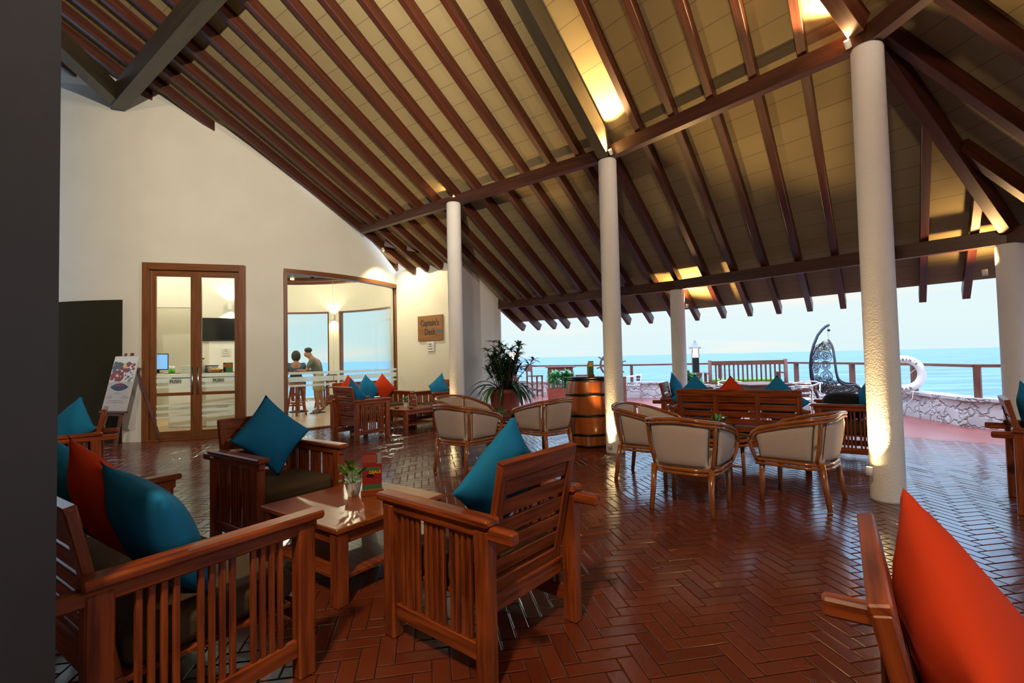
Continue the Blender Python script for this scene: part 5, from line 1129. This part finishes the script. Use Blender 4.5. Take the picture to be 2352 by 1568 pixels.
def person(label, loc, az, joints, hair, top, bottom, extra=None):
    """joints: dict name -> (x, y, z, r); figure faces local +Y"""
    t = thing('person', label, 'person', loc, az); J = list(joints); V = [joints[k] for k in J]; ix = {k: i for i, k in enumerate(J)}
    ed = [('pelvis', 'waist'), ('waist', 'chest'), ('chest', 'neck'), ('neck', 'jaw'), ('jaw', 'crown'), ('jaw', 'nose')]
    for s in ('l', 'r'): ed += [('chest', s+'sh'), (s+'sh', s+'el'), (s+'el', s+'wr'), (s+'wr', s+'hand'), ('pelvis', s+'hip'), (s+'hip', s+'kn'), (s+'kn', s+'an'), (s+'an', s+'toe')]
    for s in ('l', 'r'):
        h = Vector(joints[s+'hand'][:3]); w_ = Vector(joints[s+'wr'][:3]); d = (h-w_).normalized(); sd = d.cross(Vector((0, 0, 1))); sd = sd.normalized() if sd.length > .1 else Vector((1, 0, 0))
        for k, (off, ln) in enumerate(((-0.03, 0.07), (-0.01, 0.085), (0.01, 0.08), (0.03, 0.062))):
            b = h+sd*off; c = b+d*ln*0.5+Vector((0, 0, -0.006)); e_ = b+d*ln+Vector((0, 0, -0.022)); n0 = len(V)
            V += [(*c, 0.009), (*e_, 0.007)]; J += [s+'f%da' % k, s+'f%db' % k]; ix[s+'f%da' % k] = n0; ix[s+'f%db' % k] = n0+1; ed += [(s+'hand', s+'f%da' % k), (s+'f%da' % k, s+'f%db' % k)]
        th_ = w_.lerp(h, 0.45)+sd*(0.045 if s == 'l' else -0.045)+d*0.02; n0 = len(V); V += [(*th_, 0.010)]; J.append(s+'thumb'); ix[s+'thumb'] = n0; ed.append((s+'wr', s+'thumb'))
    skin('body', V, [(ix[a], ix[b]) for a, b in ed], M['skin'], t, ix['pelvis'])
    g_ = lambda k, dr=0.0: (*joints[k][:3], (joints[k][3]+dr) if not isinstance(joints[k][3], tuple) else tuple(r+dr for r in joints[k][3]))
    mid = lambda a, b, f_, r: (*[joints[a][i]*(1-f_)+joints[b][i]*f_ for i in range(3)], r)
    nk = mid('chest', 'neck', 0.55, 0.075)
    skin('shirt', [g_('pelvis', 0.02), g_('waist', 0.025), g_('chest', 0.02), nk, g_('lsh', 0.02), mid('lsh', 'lel', 0.75, 0.06), g_('rsh', 0.02), mid('rsh', 'rel', 0.75, 0.06)], [(0, 1), (1, 2), (2, 3), (2, 4), (4, 5), (2, 6), (6, 7)], M[top], t)
    skin('shorts', [g_('waist', 0.012), g_('pelvis', 0.028), g_('lhip', 0.022), mid('lhip', 'lkn', 0.85, 0.10), g_('rhip', 0.022), mid('rhip', 'rkn', 0.85, 0.10)], [(0, 1), (1, 2), (2, 3), (1, 4), (4, 5)], M[bottom], t, 1)
    cr = Vector(joints['crown'][:3]); jw = Vector(joints['jaw'][:3]); up = (cr-jw).normalized()
    if hair:
        mb = MB(); c = jw.lerp(cr, 0.75); rx, ry, rz, zo = hair
        mb.grid(lambda u, v: (c.x+rx*cos(2*pi*u)*sin(pi*v), c.y-0.02+ry*sin(2*pi*u)*sin(pi*v), c.z+zo+rz*cos(pi*v)), 20, 12, closed_u=True); mb.build('hair', M['hair'], t, weld=True)
    for s in (-1, 1):
        mb = MB(); mb.lathe([(0, -0.012), (0.012, 0), (0, 0.012)], (jw.x+s*0.03, jw.y+0.098, jw.z+0.05), 8); mb.build('eye', M['ink'], t)
        a = 'l' if s < 0 else 'r'; an = Vector(joints[a+'an'][:3]); to = Vector(joints[a+'toe'][:3]); mb = MB(); d = (to-an); d.z = 0; m_ = an.lerp(to, 0.45); mb.bar((an.x-d.x*0.3, an.y-d.y*0.3, to.z-0.03), (to.x+d.x*0.3, to.y+d.y*0.3, to.z-0.03), 0.09, 0.022, ch=0.008); mb.build('sandal', M['black'], t)
    return t
person('man in grey green shirt and khaki shorts, standing bent over the bar table', (man.x, man.y, 0.012), -92, dict(
    pelvis=(0, 0, 0.90, (0.13, 0.11)), waist=(0, 0.02, 1.05, (0.13, 0.10)), chest=(0, 0.10, 1.27, (0.155, 0.115)), neck=(0, 0.20, 1.42, 0.055), jaw=(0, 0.26, 1.47, 0.075), crown=(0, 0.29, 1.585, 0.088), nose=(0, 0.37, 1.48, 0.015),
    lsh=(-0.19, 0.11, 1.32, 0.06), lel=(-0.24, 0.22, 1.08, 0.043), lwr=(-0.16, 0.42, 1.10, 0.03), lhand=(-0.14, 0.50, 1.10, (0.035, 0.02)), rsh=(0.19, 0.11, 1.32, 0.06), rel=(0.24, 0.20, 1.07, 0.043), rwr=(0.18, 0.40, 1.09, 0.03), rhand=(0.16, 0.48, 1.09, (0.035, 0.02)),
    lhip=(-0.10, 0, 0.86, 0.095), lkn=(-0.11, 0.03, 0.48, 0.062), lan=(-0.11, -0.02, 0.09, 0.04), ltoe=(-0.12, 0.13, 0.045, 0.028), rhip=(0.10, 0, 0.86, 0.095), rkn=(0.11, 0.0, 0.48, 0.062), ran=(0.11, -0.08, 0.09, 0.04), rtoe=(0.12, 0.07, 0.045, 0.028)), (0.088, 0.095, 0.07, 0.055), 'shirt', 'shorts')
sp = aty(680, 870, man.y+0.30)
person('person in a navy top sitting at the bar table left of the standing man', (sp.x, sp.y, 0.012), -20, dict(
    pelvis=(0, 0, 0.84, (0.14, 0.12)), waist=(0, 0.0, 0.98, (0.125, 0.10)), chest=(0, 0.03, 1.18, (0.15, 0.11)), neck=(0, 0.04, 1.34, 0.05), jaw=(0, 0.07, 1.40, 0.07), crown=(0, 0.06, 1.52, 0.085), nose=(0, 0.16, 1.42, 0.014),
    lsh=(-0.18, 0.03, 1.24, 0.055), lel=(-0.24, 0.14, 1.02, 0.04), lwr=(-0.14, 0.36, 1.08, 0.028), lhand=(-0.12, 0.44, 1.09, (0.033, 0.02)), rsh=(0.18, 0.03, 1.24, 0.055), rel=(0.24, 0.14, 1.02, 0.04), rwr=(0.14, 0.36, 1.08, 0.028), rhand=(0.12, 0.44, 1.09, (0.033, 0.02)),
    lhip=(-0.10, 0.03, 0.82, 0.095), lkn=(-0.13, 0.42, 0.72, 0.062), lan=(-0.12, 0.34, 0.33, 0.04), ltoe=(-0.12, 0.48, 0.29, 0.028), rhip=(0.10, 0.03, 0.82, 0.095), rkn=(0.16, 0.38, 0.66, 0.062), ran=(0.17, 0.26, 0.12, 0.04), rtoe=(0.18, 0.38, 0.05, 0.028)), (0.115, 0.105, 0.15, -0.02), 'bluetop', 'bluetop')
place(s0, True, (sp.x, sp.y-0.02, 0.0), 0, 'dark bar stool under the sitting person', 'dark wooden bar stools')
dc = highchair(); dc.name = 'dining_chair'; p = aty(752, 900, 14.6); place(dc, False, (p.x, p.y, -0.15), -60, 'wooden chair inside the round room near the far window', None)
